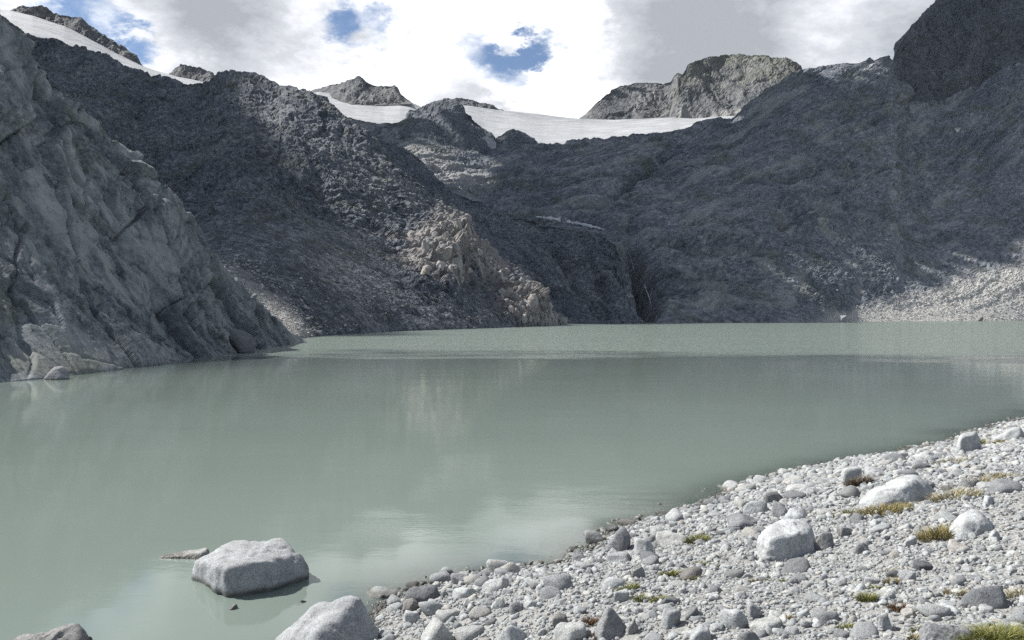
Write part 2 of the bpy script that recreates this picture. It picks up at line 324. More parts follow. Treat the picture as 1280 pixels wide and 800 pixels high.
# ------------------------------------------------------------------ terrain sheets
XY = lambda pts: (np.array([p[0] for p in pts], float), np.array([p[1] for p in pts], float))
def blur(A, n):
    for _ in range(n):
        B = np.pad(A, 1, mode='edge')
        A = (B[1:-1, 1:-1] * 2 + B[:-2, 1:-1] + B[2:, 1:-1] + B[1:-1, :-2] + B[1:-1, 2:]) / 6
    return A
ALL = []       # (points, px x, px y) of the mountain surfaces, for the clouds' shade
def sheet(name, base, crest, depth, disp, mat, label, step=1.4, ts=(0, 1), power=1.3, back=(60, 25), tints=None, smooth=False, fade0=0.25, hfade=40, nb=14, smoothd=30, kind='structure', ax=None, axk=3.0, ablur=0):
    """a mountain face from its foot to its crest and some way down the far side.
    base, crest: outlines as (bearing, height) pairs; depth: (bearing, distances at the levels ts) or None at the foot = where the lake ends"""
    bx, by = XY(base); cx, cy = XY(crest)
    x0, x1 = cx[0], cx[-1]; nx = int((x1 - x0) / step) + 1; x = np.linspace(x0, x1, nx)
    yb = np.interp(x, bx, by); yc = np.interp(x, cx, cy)
    nv = max(8, int((yb - yc).max() / step)); t = np.linspace(0, 1, nv)
    dx = np.array([q[0] for q in depth], float)
    cols = [np.interp(x, dx, [q[1][i] if q[1][i] else EYE * F / (np.interp(q[0], bx, by) - HY) for q in depth]) for i in range(len(ts))]
    if depth[0][1][0] is None: cols[0] = EYE * F / (yb - HY)
    C = np.stack(cols, 0)
    D = np.empty((nv, nx))
    tt = t ** power if len(ts) == 2 else t
    for j in range(nx): D[:, j] = np.interp(tt, ts, C[:, j])
    Dm = blur(D, smoothd); w = sm(0, 0.06, t)[:, None]; D = D * (1 - w) + Dm * w
    Y = yb[None] + (yc - yb)[None] * t[:, None]; X = np.broadcast_to(x, Y.shape)
    P = ray(X, Y, D)
    foot = P[0:1].copy(); foot[..., 2] -= 4.0; foot2 = P[0:1].copy(); foot2[..., 2] -= 1.2
    k = np.arange(1, nb + 1)[:, None] / nb
    top = P[-1:]; dirn = top[..., :2] / np.linalg.norm(top[..., :2], axis=-1, keepdims=True)
    bk = np.repeat(top, nb, 0).copy(); bk[..., :2] += dirn * (k * back[0])[..., None]; bk[..., 2] -= (k ** 1.5) * back[1]
    P = np.concatenate([foot, foot2, P, bk], 0)
    PX = np.concatenate([X[:1], X[:1], X, np.repeat(X[-1:], nb, 0)]); PY = np.concatenate([Y[:1] + 3, Y[:1] + 1, Y, np.repeat(Y[-1:], nb, 0)])
    T = np.concatenate([[0, 0], t, np.ones(nb)])[:, None] * np.ones((1, nx))
    du = np.gradient(P, axis=1); dv = np.gradient(P, axis=0)
    Nn = np.cross(du, dv); Nn /= np.linalg.norm(Nn, axis=-1, keepdims=True) + 1e-9
    Nn = np.stack([blur(Nn[..., i], 6) for i in range(3)], -1)
    fl = P.reshape(-1, 3); h = (sm(0, hfade, (yb - yc))[None] * (fade0 + (1 - fade0) * sm(0, 0.12, T))).ravel()
    A = blur(disp(fl, PX.ravel(), PY.ravel(), T.ravel()).reshape(len(P), nx).astype(np.float64), ablur).ravel()
    V = fl + Nn.reshape(-1, 3) * (A * h)[:, None]
    tn = {'tan': np.zeros(len(V)), 'pale': np.zeros(len(V)), 'moss': np.zeros(len(V))}
    if tints: tn.update(tints(fl, PX.ravel(), PY.ravel(), T.ravel(), A))
    o = cross_obj(name, V, grid_faces(len(P), nx), mat, smooth, tn)
    at = o.data.attributes.new('grain', 'FLOAT_VECTOR', 'POINT'); at.data.foreach_set('vector', np.ascontiguousarray(stretch(V, ax, axk) if ax else V, dtype=np.float32).ravel())
    tag(o, label, None, None, kind)
    sub = slice(None, None, 3); vis = np.ones(len(V), bool)
    ALL.append((V[sub], PX.ravel()[sub], PY.ravel()[sub], name))
    return o, V.reshape(len(P), nx, 3), x

def spot(px, py, x, y, rx, ry, ang=0.0):
    c, s = math.cos(R(ang)), math.sin(R(ang)); u = ((px - x) * c + (py - y) * s) / rx; v = (-(px - x) * s + (py - y) * c) / ry
    return np.exp(-(u * u + v * v))

def strata(P, ax, nrm, thick, seed, warp=1.2):
    """slanting ledges that run along ax on a slope facing nrm: a saw across them"""
    a = np.array(ax, float); a /= np.linalg.norm(a); l = np.cross(nrm, a); l /= np.linalg.norm(l)
    u = P @ l / thick + warp * fbm(stretch(P, a, 3.0), thick * 4, 4, 0.55, seed=seed)
    f = u - np.floor(u); k = np.floor(u).astype(int)
    return (np.minimum(f / 0.8, (1 - f) / 0.2) - 0.5) * (0.4 + 0.6 * np.abs(_g[k & 255][:, 0]) * 1.6) * sm(-0.35, 0.25, fbm(stretch(P, a, 3.0), thick * 6, 3, seed=seed + 3))

# --- near rock wall on the left: jointed granite slabs
CAX = (0.70, -0.55, -0.58)
def d_cliff(P, px, py, T):
    Q = P + 0.18 * np.stack([fbm(P, 5, 2, seed=s) for s in (1, 7, 13)], -1)
    A = 1.4 * fbm(Q, 19, 3, 0.5)
    q = stretch(Q, CAX, 2.3)
    f1, f2, cid, r = worley(q, 6.2, 3); rc = _g[cid]
    A += 0.55 * rc[:, 0] + 1.25 * (r * _g[(cid * 7 + 3) & 255]).sum(1) - 0.55 * (1 - sm(0.0, 0.04, f2 - f1))
    f1, f2, cid, r = worley(q, 2.6, 11); sl = sm(-0.05, 0.4, fbm(P, 7, 2, seed=53))
    A += (0.26 + 0.30 * sl) * (_g[cid][:, 1] + 1.5 * (r * _g[(cid * 5 + 1) & 255]).sum(1)) - (0.12 + 0.30 * sl) * (1 - sm(0, 0.06, f2 - f1))
    rough = np.clip(sm(0.1, 0.45, fbm(P, 8, 2, seed=31)) + 0.3 * (1 - sm(0.0, 0.12, T)) + 0.5 * sm(190, 300, px), 0, 1) * (0.35 + 0.65 * sm(0.02, 0.22, T))
    f1, f2, cid, r = worley(stretch(P, CAX, 2.0), 0.9, 19); A += (0.055 + 0.17 * rough) * (_g[cid][:, 2] + 1.2 * (r * _g[(cid * 3 + 1) & 255]).sum(1))
    A += 0.42 * strata(P, CAX, (0.64, 0, 0.77), 1.9, 33, 2.2) + 0.06 * strata(P, CAX, (0.64, 0, 0.77), 0.7, 35, 3.0)
    A *= 1 - 0.6 * (1 - sm(0.06, 0.34, T)) * sm(200, 120, px)
    A += (0.02 + 0.05 * rough) * fbm(P, 0.6, 4, 0.6, True)
    return A
def t_cliff(P, px, py, T, A):
    n = fbm(P, 6, 4, 0.6, seed=3); s = fbm(stretch(P, CAX, 5), 1.6, 4, 0.6, seed=9)
    low = (1 - sm(0.1, 0.35, T)) * (px < 170)
    moss = np.clip(0.25 * sm(0.05, 0.6, n) + 0.45 * low * sm(0.0, 0.5, n + 0.6 * s), 0, 0.6)
    tan = 0.75 * sm(0.25, 0.6, fbm(P, 3.3, 4, 0.6, seed=21)) * (T < 0.6) * 0.8
    rough = np.clip(sm(0.1, 0.45, fbm(P, 8, 2, seed=31)) + 0.8 * (1 - sm(0.0, 0.12, T)) + 0.5 * sm(190, 300, px), 0, 1)
    pale = np.clip(0.50 * (1 - rough) * sm(-0.7, 0.8, s + n), 0, 0.5)
    return dict(moss=moss * 0.7, tan=tan * 0.06, pale=pale)
CL_B = [(-70, 492), (0, 478), (60, 473), (100, 468), (150, 462), (200, 455), (250, 449), (300, 440), (350, 433), (384, 428)]
CL_C = [(-70, -38), (-40, -12), (0, 20), (20, 38), (40, 58), (60, 82), (90, 118), (112, 140), (128, 146), (136, 160), (150, 180), (172, 203), (195, 226), (215, 250), (240, 285), (262, 312), (285, 347), (310, 372), (335, 394), (360, 414), (384, 427)]
sheet('cliff_slope', CL_B, CL_C, [(-70, (None, 68)), (0, (None, 70)), (130, (None, 81)), (240, (None, 84)), (310, (None, 88)), (384, (None, 100))],
      d_cliff, M['cliff'], 'steep grey cliff of jointed granite slabs dropping into the lake', power=1.0, back=(14, 9), tints=t_cliff, hfade=50, fade0=0.45, ax=CAX, axk=2.2, smooth=True)

# --- the long spur that comes down from the left to the lake
def crags(P, px, py, T, amp, wl, ax, seed=0, k=2.6):
    Q = P + wl * 0.12 * np.stack([fbm(P, wl * 0.5, 2, seed=s + seed) for s in (1, 7, 13)], -1)
    q = stretch(Q, ax, k)
    A = amp * (0.55 * fbm(Q, wl * 1.6, 3, 0.5, False, seed) + 0.50 * fbm(q, wl * 0.55, 6, 0.50, True, seed + 3))
    q2 = stretch(Q, ax, 2.4)
    f1, f2, cid, r = worley(q2, wl * 0.30, seed + 9)
    A += amp * 0.09 * (_g[cid][:, 1] + 1.5 * (r * _g[(cid * 5 + 1) & 255]).sum(1)) - amp * 0.03 * (1 - sm(0, 0.12, f2 - f1))
    f1, f2, cid, r = worley(q2, wl * 0.11, seed + 5)
    A += amp * 0.055 * (_g[cid][:, 0] + 1.4 * (r * _g[(cid * 7 + 3) & 255]).sum(1)) - amp * 0.02 * (1 - sm(0, 0.15, f2 - f1))
    return A
def d_spur(P, px, py, T):
    ax = (0.55, -0.75, -0.45)
    rock = np.clip(sm(0.34, 0.66, T + 0.16 * fbm(P, 60, 3, seed=5)) + 0.9 * spot(px, py, 600, 330, 120, 50, 47), 0, 1)
    A = crags(P, px, py, T, 8.0, 80, ax, 0) * (0.10 + 0.90 * rock)
    A += rock * (2.4 * strata(P, (0.7, -0.35, -0.62), (0.48, -0.14, 0.87), 11, 23) + 1.1 * strata(P, (-0.6, -0.6, 0.5), (0.48, -0.14, 0.87), 4.5, 27))
    A += 0.6 * fbm(P, 4.0, 4, 0.68, True, 9) * (0.35 + 0.65 * rock)
    o = spot(px, py, 556, 318, 42, 52, 40) + spot(px, py, 655, 388, 34, 20, 38)
    f1, f2, cid, r = worley(stretch(P, ax, 1.5), 9.0, 31)
    A += o * (2.2 * _g[cid][:, 0] + 4.0 * (r * _g[(cid * 7 + 3) & 255]).sum(1) + 4.0 + 2.2 * fbm(P, 7, 5, 0.62, True, 41))
    f1, f2, cid, r = worley(P, 4.0, 37); A += np.clip(o, 0, 1) * (1.3 * _g[cid][:, 0] + 2.4 * (r * _g[(cid * 7 + 3) & 255]).sum(1))
    A += 2.0 * spot(px, py, 655, 388, 40, 16, 38)
    return A
def t_spur(P, px, py, T, A):
    n = fbm(P, 12, 4, 0.6, seed=6)
    o = spot(px, py, 552, 315, 46, 50, 40) + 0.9 * spot(px, py, 612, 328, 22, 14, 40) + 1.1 * spot(px, py, 655, 386, 40, 22, 38)
    tan = np.clip(sm(0.30, 0.62, o + 0.28 * n), 0, 1) * 0.85
    tal = spot(px, py, 315, 385, 85, 38, 38)
    return dict(tan=tan, pale=np.clip(0.75 * sm(0.25, 0.8, tal + 0.3 * n) + 0.12 * sm(0.45, 0.75, T) * sm(-0.1, 0.6, fbm(P, 7, 4, 0.65, seed=16)), 0, 1), moss=0.25 * sm(0.2, 0.7, n) * (T > 0.3))
SP_B = [(-60, 440), (250, 434), (330, 427), (375, 423.5), (400, 420), (450, 417), (500, 414), (560, 412), (620, 410), (660, 408), (704, 406)]
SP_C = [(-60, -20), (0, 22), (14, 30), (30, 41), (44, 47), (60, 47), (76, 48), (100, 59), (125, 70), (150, 80), (175, 88), (200, 95), (225, 101), (240, 103), (252, 102), (262, 99), (270, 93), (278, 90), (290, 88), (300, 91), (312, 94), (322, 101), (335, 107), (348, 116), (362, 117), (376, 122), (392, 131), (405, 140), (420, 149), (440, 161), (455, 172), (470, 184), (490, 203), (512, 226), (535, 248), (551, 263), (572, 284), (592, 302), (614, 322), (642, 349), (660, 368), (673, 383), (690, 397), (704, 405.5)]
sheet('mountain_spur', SP_B, SP_C, [(-60, (None, 465)), (0, (None, 460)), (200, (None, 420)), (290, (None, 385)), (400, (None, 365)), (476, (None, 352)), (535, (None, 338)), (592, (None, 328)), (642, (None, 324)), (704, (None, 320))],
      d_spur, M['spur'], 'dark grey rocky spur running down from the left to the lake', power=1.25, back=(70, 45), tints=t_spur, ax=(0.55, -0.75, -0.45), axk=1.4)

# --- rock mass behind that spur, under the small snow patch
def d_mass(P, px, py, T):
    A = crags(P, px, py, T, 8.0, 80, (0.5, -0.5, -0.7), 4)
    A -= 6 * spot(px, py, 722, 350, 5, 60, -30) + 5 * spot(px, py, 752, 350, 4, 60, -24) + 5 * spot(px, py, 680, 345, 5, 60, -36)
    return A + 0.7 * fbm(P, 5, 4, 0.65, True, 9)
MS_B = [(430, 409), (690, 405.2), (806, 404.1)]
MS_C = [(430, 150), (452, 161), (476, 172), (500, 186), (520, 196), (539, 206), (560, 222), (580, 240), (601, 253), (620, 261), (640, 265), (664, 270), (682, 276), (700, 283), (722, 288), (745, 292), (758, 298), (770, 306), (778, 322), (784, 345), (790, 368), (797, 388), (806, 403.6)]
sheet('rock_shoulder', MS_B, MS_C, [(430, (None, 520)), (540, (None, 500)), (664, (None, 475)), (750, (None, 450)), (785, (None, 420)), (806, (None, 400))],
      d_mass, M['spur'], 'dark gullied rock shoulder between the spur and the headwall', power=1.15, back=(60, 30))

# --- headwall and the long slope on the right
def d_head(P, px, py, T):
    right = sm(830, 1050, px)
    A1 = crags(P, px, py, T, 13.0, 120, (-0.75, -0.55, -0.40), 8, 6.0)
    A2 = crags(P, px, py, T, 12.0, 120, (-0.92, -0.22, -0.26), 15, 4.5)
    A = 0.75 * (A1 * right + A2 * (1 - right))
    nr = (-0.4, -0.4, 0.82); ar = (-0.72, -0.50, -0.47); nc = (-0.05, -0.5, 0.86); ac = (-0.92, -0.22, -0.26)
    A += right * (9.0 * strata(P, ar, nr, 34, 3, 1.6) + 4.0 * strata(P, ar, nr, 12, 5, 1.6) + 1.6 * strata(P, ar, nr, 5, 7, 1.6))
    A += (1 - right) * (8.0 * strata(P, ac, nc, 30, 13, 1.6) + 4.0 * strata(P, ac, nc, 11, 15, 1.6) + 1.6 * strata(P, ac, nc, 5, 17, 1.6))
    scree = np.clip(sm(0.30, 0.05, T - 0.0009 * (px - 850) + 0.10 * fbm(P, 120, 3, seed=5)) * sm(860, 980, px)
                    + 0.95 * spot(px, py, 1190, 305, 220, 34, -30) + 0.8 * spot(px, py, 1240, 215, 120, 22, -30) + 0.8 * spot(px, py, 1060, 110, 70, 16, -25), 0, 1)
    A *= 1 - 0.88 * scree
    A -= 46 * spot(px, py, 805, 352, 11, 48, -12)
    A += 0.8 * fbm(stretch(P, (-0.75, -0.55, -0.40), 2.0), 6.5, 4, 0.65, True, 19)
    A -= 16 * spot(px, py, 795, 222, 65, 6, -38) + 3 * spot(px, py, 960, 300, 90, 6, -36) + 8 * spot(px, py, 1010, 215, 60, 7, -30)
    return A
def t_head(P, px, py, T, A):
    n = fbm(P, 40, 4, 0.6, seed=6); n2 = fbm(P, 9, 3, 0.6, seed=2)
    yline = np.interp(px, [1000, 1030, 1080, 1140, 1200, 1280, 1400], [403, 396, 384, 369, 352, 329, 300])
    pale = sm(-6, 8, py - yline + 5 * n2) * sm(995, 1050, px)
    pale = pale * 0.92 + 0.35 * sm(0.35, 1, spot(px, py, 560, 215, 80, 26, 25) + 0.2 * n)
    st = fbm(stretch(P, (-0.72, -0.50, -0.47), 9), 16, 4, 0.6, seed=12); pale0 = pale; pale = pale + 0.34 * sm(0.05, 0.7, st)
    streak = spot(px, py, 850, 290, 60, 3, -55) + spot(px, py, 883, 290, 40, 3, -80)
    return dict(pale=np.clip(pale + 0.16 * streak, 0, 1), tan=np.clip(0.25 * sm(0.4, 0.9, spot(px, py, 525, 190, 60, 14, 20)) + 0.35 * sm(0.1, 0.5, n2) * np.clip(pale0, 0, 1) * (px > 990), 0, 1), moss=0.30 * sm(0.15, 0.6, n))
HW_B = [(420, 405), (690, 404.3), (820, 404), (1000, 403), (1060, 402), (1280, 401), (1420, 400.4)]
HW_C = [(420, 140), (450, 151), (470, 153), (495, 151), (515, 148), (540, 152), (580, 168), (605, 178), (625, 172), (650, 172), (672, 181), (690, 182), (708, 177), (740, 174), (780, 168), (810, 165), (838, 166), (855, 163), (870, 155), (890, 149), (915, 146), (930, 131), (945, 122), (962, 110), (985, 97), (1000, 90), (1020, 88), (1045, 82), (1065, 80), (1090, 72), (1112, 66), (1120, 72), (1126, 96), (1140, 112), (1165, 124), (1190, 122), (1220, 108), (1250, 92), (1280, 76), (1420, 20)]
HT = (0, 0.18, 0.42, 0.52, 0.75, 1)
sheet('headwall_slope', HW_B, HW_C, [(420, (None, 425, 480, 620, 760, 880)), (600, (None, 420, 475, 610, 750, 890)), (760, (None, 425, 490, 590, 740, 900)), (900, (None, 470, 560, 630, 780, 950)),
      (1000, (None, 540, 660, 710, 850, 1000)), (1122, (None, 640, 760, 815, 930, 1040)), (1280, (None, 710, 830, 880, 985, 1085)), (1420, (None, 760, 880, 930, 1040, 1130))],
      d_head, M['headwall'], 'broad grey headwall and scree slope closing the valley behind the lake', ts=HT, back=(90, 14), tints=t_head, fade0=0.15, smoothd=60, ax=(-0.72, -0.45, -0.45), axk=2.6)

# --- dark crag above the right slope
def d_crag(P, px, py, T): return crags(P, px, py, T, 20.0, 130, (-0.2, -0.4, -0.9), 23) + 1.3 * fbm(P, 10, 4, 0.65, True, 3)
sheet('dark_crag', [(1112, 90), (1126, 122), (1165, 140), (1190, 140), (1220, 128), (1280, 98), (1420, 50)],
      [(1112, 88), (1119, 62), (1124, 50), (1130, 43), (1140, 31), (1155, 19), (1172, 2), (1190, -18), (1230, -70), (1290, -120), (1350, -150), (1420, -140)],
      [(1112, (1040, 1050)), (1170, (1040, 1130)), (1280, (1080, 1230)), (1420, (1130, 1260))], d_crag, M['crag'], 'dark steep crag at the top right above the scree slope', back=(120, 60), hfade=70, fade0=0.6)

# --- ice and the far tops
def d_ice(P, px, py, T): return 2.2 * fbm(stretch(P, (1, 0.2, 0), 2.5), 90, 4, 0.5, False, 2)
sheet('glacier', [(-140, 60), (0, 45), (60, 66), (150, 96), (258, 116), (275, 116)],
      [(-140, -70), (0, 12), (14, 14), (40, 20), (62, 27), (80, 33), (105, 45), (120, 53), (140, 64), (160, 73), (180, 82), (200, 89), (220, 95), (240, 99), (258, 104), (275, 112)],
      [(-140, (560, 800)), (275, (560, 760))], d_ice, M['snow'], 'long sloping snow strip on the skyline at the upper left', smooth=True, back=(80, 30), hfade=10)
sheet('glacier.001', [(340, 150), (420, 165), (480, 172), (545, 170)],
      [(340, 119), (365, 118), (385, 118), (400, 116), (430, 119), (470, 123), (500, 124), (512, 127), (530, 136), (545, 150)],
      [(340, (890, 1180)), (545, (900, 1160))], d_ice, M['snow'], 'small glacier below the pointed far summit left of centre', smooth=True, back=(120, 20), hfade=10)
sheet('glacier.002', [(560, 176), (605, 190), (680, 192), (760, 185), (850, 176), (890, 160), (925, 152)],
      [(560, 131), (585, 132), (605, 135), (625, 138), (650, 140), (675, 143), (700, 146), (730, 149), (770, 150), (800, 149), (840, 147), (870, 148), (900, 146), (925, 145)],
      [(560, (890, 1260)), (700, (910, 1260)), (850, (940, 1230)), (925, (960, 1190))], d_ice, M['snow'], 'broad pale glacier across the saddle in the centre', smooth=True, back=(160, 20), hfade=10)
def d_snowp(P, px, py, T): return 0.25 * fbm(P, 14, 3, 0.5)
sheet('snow_patch', [(592, 190), (620, 190)], [(592, 180), (598, 174), (608, 170), (616, 173), (620, 178)], [(592, (872, 884)), (620, (872, 884))], d_snowp, M['snow'],
      'tiny snow fleck at the foot of the dark dome', smooth=True, back=(20, 6), hfade=4)
def far_disp(amp, wl, seed, ax=(0.1, -0.5, -0.85)):
    return lambda P, px, py, T: crags(P, px, py, T, amp, wl, ax, seed) + amp * 0.07 * fbm(P, wl * 0.08, 4, 0.65, True, 3)
sheet('rock_dome', [(500, 166), (540, 178), (580, 192), (600, 194), (628, 190)], [(500, 158), (510, 144), (522, 136), (538, 131), (556, 126), (566, 127), (578, 132), (588, 139), (597, 149), (606, 160), (616, 172), (628, 184)],
      [(500, (860, 930)), (560, (850, 935)), (628, (870, 900))], far_disp(8, 60, 3), M['spur'], 'dark rounded rock dome between the two glaciers', back=(60, 30), hfade=30)
sheet('rock_dome.001', [(612, 192), (640, 192), (676, 192)], [(612, 178), (622, 170), (632, 164), (642, 160), (650, 164), (660, 169), (668, 174), (676, 184)], [(612, (875, 905)), (676, (880, 905))], far_disp(4, 35, 9), M['spur'],
      'low dark rock hump at the lower edge of the saddle glacier', back=(40, 20), hfade=25)
sheet('far_ridge', [(548, 140), (630, 145)], [(548, 130), (562, 124), (575, 122), (590, 125), (605, 129), (630, 137)], [(548, (1290, 1330)), (630, (1290, 1330))], far_disp(6, 50, 5), M['far'], 'thin tan rock ridge peeping over the saddle glacier', back=(60, 30), hfade=12)
sheet('far_peak', [(376, 122), (425, 122), (432, 130), (450, 134), (480, 131), (503, 130), (514, 130)],
      [(376, 119), (392, 112), (405, 108), (418, 104), (432, 101), (442, 100), (450, 96), (456, 99), (463, 103), (472, 106), (484, 106), (494, 106), (499, 110), (502, 118), (508, 123), (514, 127)],
      [(376, (1200, 1240)), (440, (1080, 1180)), (514, (1110, 1160))], far_disp(9, 70, 12), M['far'], 'small pointed far summit rising behind the glacier left of centre', back=(80, 60), hfade=26)
sheet('far_peak.001', [(-30, 40), (60, 52), (190, 96)], [(-30, 22), (8, 17), (18, 10), (28, 7), (45, 7), (58, 9), (66, 15), (78, 18), (92, 20), (104, 26), (120, 39), (132, 46), (146, 55), (160, 64), (172, 72), (190, 90)], [(-30, (830, 880)), (190, (830, 860))], far_disp(9, 60, 21), M['far'],
      'grey rock crest behind the snow strip at the upper left', back=(60, 50), hfade=22)
sheet('far_peak.002', [(208, 106), (285, 110)], [(208, 96), (219, 89), (228, 84), (240, 82), (252, 84), (262, 89), (285, 104)], [(208, (960, 1000)), (285, (960, 1000))], far_disp(7, 50, 31), M['far'], 'little far rock knob beyond the end of the snow strip', back=(50, 40), hfade=16)
def t_far(P, px, py, T, A):
    n = fbm(P, 50, 4, 0.6, seed=4)
    return dict(moss=np.clip(0.30 * sm(0.45, 0.9, T + 0.35 * n), 0, 1), pale=0.45 * sm(0.35, 0.0, T + 0.2 * n), tan=np.zeros(len(P)))
sheet('far_mountain', [(705, 152), (800, 154), (872, 156)], [(705, 151), (722, 149), (732, 143), (742, 133), (752, 122), (764, 114), (778, 108), (792, 103), (805, 102), (818, 102), (830, 103), (838, 99), (846, 91), (858, 94), (872, 110)],
      [(705, (1330, 1340)), (790, (1330, 1480)), (872, (1330, 1480))], far_disp(11, 100, 17), M['far'], 'dark left shoulder of the broad far mountain right of centre', back=(140, 80), hfade=40, tints=None)
sheet('far_mountain.001', [(836, 152), (860, 154), (930, 152), (1030, 140)], [(836, 150), (842, 120), (847, 100), (855, 90), (862, 80), (872, 74), (884, 72), (896, 69), (906, 67), (925, 68), (945, 68), (960, 70), (975, 74), (990, 78), (1001, 83), (1004, 90), (1012, 100), (1030, 112)],
      [(836, (1240, 1270)), (905, (1220, 1380)), (1030, (1180, 1350))], far_disp(10, 90, 27), M['far'], 'broad flat topped far mountain with a sunlit face right of centre', back=(150, 60), hfade=50, tints=t_far)

# ------------------------------------------------------------------ the near shore
AL = np.array((0.782, 0.622)); AN = np.array((0.622, -0.782))
SH_A = np.array([-14, -6, -2, 0, 2, 3.6, 4.5, 5.5, 7.0, 8.4, 10.9, 13.3, 14.9, 17.1, 20.6, 23.6, 30, 40])
SH_N = np.array([2.0, -1.0, -3.4, -4.9, -6.2, -7.2, -7.95, -8.15, -7.8, -8.35, -8.72, -9.2, -9.25, -9.1, -8.9, -9.2, -9.6, -10])
def shore_s(X, Y):
    a = X * AL[0] + Y * AL[1]; n = X * AN[0] + Y * AN[1]
    return n - np.interp(a, SH_A, SH_N)
def shore_z(X, Y):
    X = np.asarray(X, float); Y = np.asarray(Y, float); s = shore_s(X, Y)
    z = np.where(s > 0, 0.235 * s - 0.004 * s * s, 0.20 * s)
    P = np.stack([X, Y, 0 * X], -1).reshape(-1, 3)
    w = 0.07 * fbm(P, 2.2, 3, 0.5, seed=2) + 0.03 * fbm(P, 0.6, 2, 0.5, seed=5)
    return z + w.reshape(X.shape) * np.clip(0.5 + np.abs(s) * 0.5, 0, 1)
gx = np.concatenate([np.linspace(-9, -3.05, 50), np.arange(-3, 15, 0.1), np.linspace(15.2, 40, 60)])
gy = np.concatenate([np.linspace(-14, 3.9, 60), np.arange(4, 20, 0.1), np.linspace(20.2, 42, 70)])
GX, GY = np.meshgrid(gx, gy); GZ = shore_z(GX, GY)
GZ = GZ + 0.010 * fbm(np.stack([GX, GY, 0 * GX], -1).reshape(-1, 3), 0.25, 2, 0.6).reshape(GX.shape)
tag(cross_obj('ground', np.stack([GX, GY, GZ], -1).reshape(-1, 3), grid_faces(len(gy), len(gx)), M['gravel'], True), 'pale grey gravel bank sloping down to the lake', kind='structure')

lx = np.concatenate([-np.geomspace(1500, 12.2, 40), np.arange(-12, 24, 0.22), np.geomspace(24.2, 1500, 40)])
ly = np.concatenate([-np.geomspace(300, 4.2, 24), np.arange(-4, 26, 0.22), np.geomspace(26.2, 1500, 60)])
LX, LY = np.meshgrid(lx, ly)
dep = np.clip(-shore_z(LX, LY), 0, None); turb = 1 - np.exp(-dep / 0.11)
tag(cross_obj('lake', np.stack([LX, LY, 0 * LX], -1).reshape(-1, 3), grid_faces(len(ly), len(lx)), M['water'], True, {'turbidity': turb.ravel()}), 'milky grey green glacial lake', kind='structure')

def ground_hit(px, py, zmin=0.0):
    Y = np.linspace(3, 40, 2000); X = (px - CX) / F * Y; Z = EYE + (HY - py) / F * Y
    g = np.maximum(shore_z(X, Y), zmin); k = np.argmax(Z <= g)
    return X[k], Y[k], g[k]

# ------------------------------------------------------------------ stones
def ico(sub):
    bm = bmesh.new(); bmesh.ops.create_icosphere(bm, subdivisions=sub, radius=1.0)
    V = np.array([v.co[:] for v in bm.verts], np.float32); Fc = np.array([[v.index for v in f.verts] for f in bm.faces], np.int32); bm.free()
    return V / np.linalg.norm(V, axis=1)[:, None], Fc
ICO = {k: ico(k) for k in (1, 2, 3, 4, 5)}
def planes_rock(nrm, dst, sub, p):
    U, Fc = ICO[sub]; q = np.clip(U @ nrm.T / dst[None], 0, None)
    r = (q ** p).sum(1) ** (-1.0 / p)
    return U * r[:, None], Fc
def random_rock(seed, sub=3, p=None, npl=None):
    """a cobble: a ball cut by random planes, worn at the edges, in the unit box"""
    r = np.random.default_rng(seed); npl = npl or r.integers(9, 15); p = p or r.uniform(9, 24)
    n = r.normal(size=(npl, 3)); n /= np.linalg.norm(n, axis=1)[:, None]
    n = np.concatenate([n, np.array([[1, 0, 0], [-1, 0, 0], [0, 1, 0], [0, -1, 0], [0, 0, 1], [0, 0, -1]], float)])
    d = np.concatenate([r.uniform(0.62, 0.95, npl), np.full(6, 1.0)])
    V, Fc = planes_rock(n, d, sub, p)
    V = V / np.abs(V).max(0); V = V * (1 + 0.07 * fbm(V, 0.9, 3, 0.5, seed=seed * 0.37)[:, None])
    return V, Fc
def hull_rock(pts, sub=5, p=24, rough=0.03, seed=1):
    """a boulder given by its corners in place"""
    bm = bmesh.new()
    for q in pts: bm.verts.new(q)
    bmesh.ops.convex_hull(bm, input=bm.verts); bm.normal_update()
    c = np.mean(np.array(pts), 0); nn = []; dd = []
    for f in bm.faces:
        n = np.array(f.normal[:]); d = float(n @ (np.array(f.verts[0].co[:]) - c))
        if d < 0: n, d = -n, -d
        nn.append(n); dd.append(max(d, 0.03))
    bm.free(); nn = np.array(nn); dd = np.array(dd)
    keep = []
    for i in range(len(nn)):
        if all(nn[i] @ nn[j] < 0.999 for j in keep): keep.append(i)
    V, Fc = planes_rock(nn[keep], dd[keep], sub, p)
    sz = float(np.ptp(np.array(pts), axis=0).max())
    Un = V / np.linalg.norm(V, axis=1)[:, None]
    V = V + Un * (rough * sz * (fbm(V, 0.35 * sz, 4, 0.55, seed=seed) + 0.45 * fbm(V, 0.10 * sz, 4, 0.6, True, seed + 4)))[:, None]
    f1, f2, cid, r = worley(V + seed, 0.30 * sz); V = V + Un * (rough * sz * (0.45 * _g[cid][:, 0] + 0.9 * (r * _g[(cid * 7 + 3) & 255]).sum(1) - 0.5 * (1 - sm(0, 0.05, f2 - f1))))[:, None]
    return V, Fc, c
LANDMARKS = []          # (position, short phrase) that other labels may refer to
FOOT = []               # x, y, radius of stones that already lie there
def place_hull(name, label, cat, pts, mat, short=None, **kw):
    V, Fc, c = hull_rock(pts, **kw); base = np.array((c[0], c[1], 0.0))
    o = cross_obj(name, V + (c - base), Fc, M[mat], True, None, None, base); tag(o, label, cat, 'boulders along the shore')
    if short: LANDMARKS.append((base, short, float(np.ptp(V[:, 0]))))
    FOOT.append((c[0], c[1], 0.42 * float(np.ptp(V[:, 0])))); return o

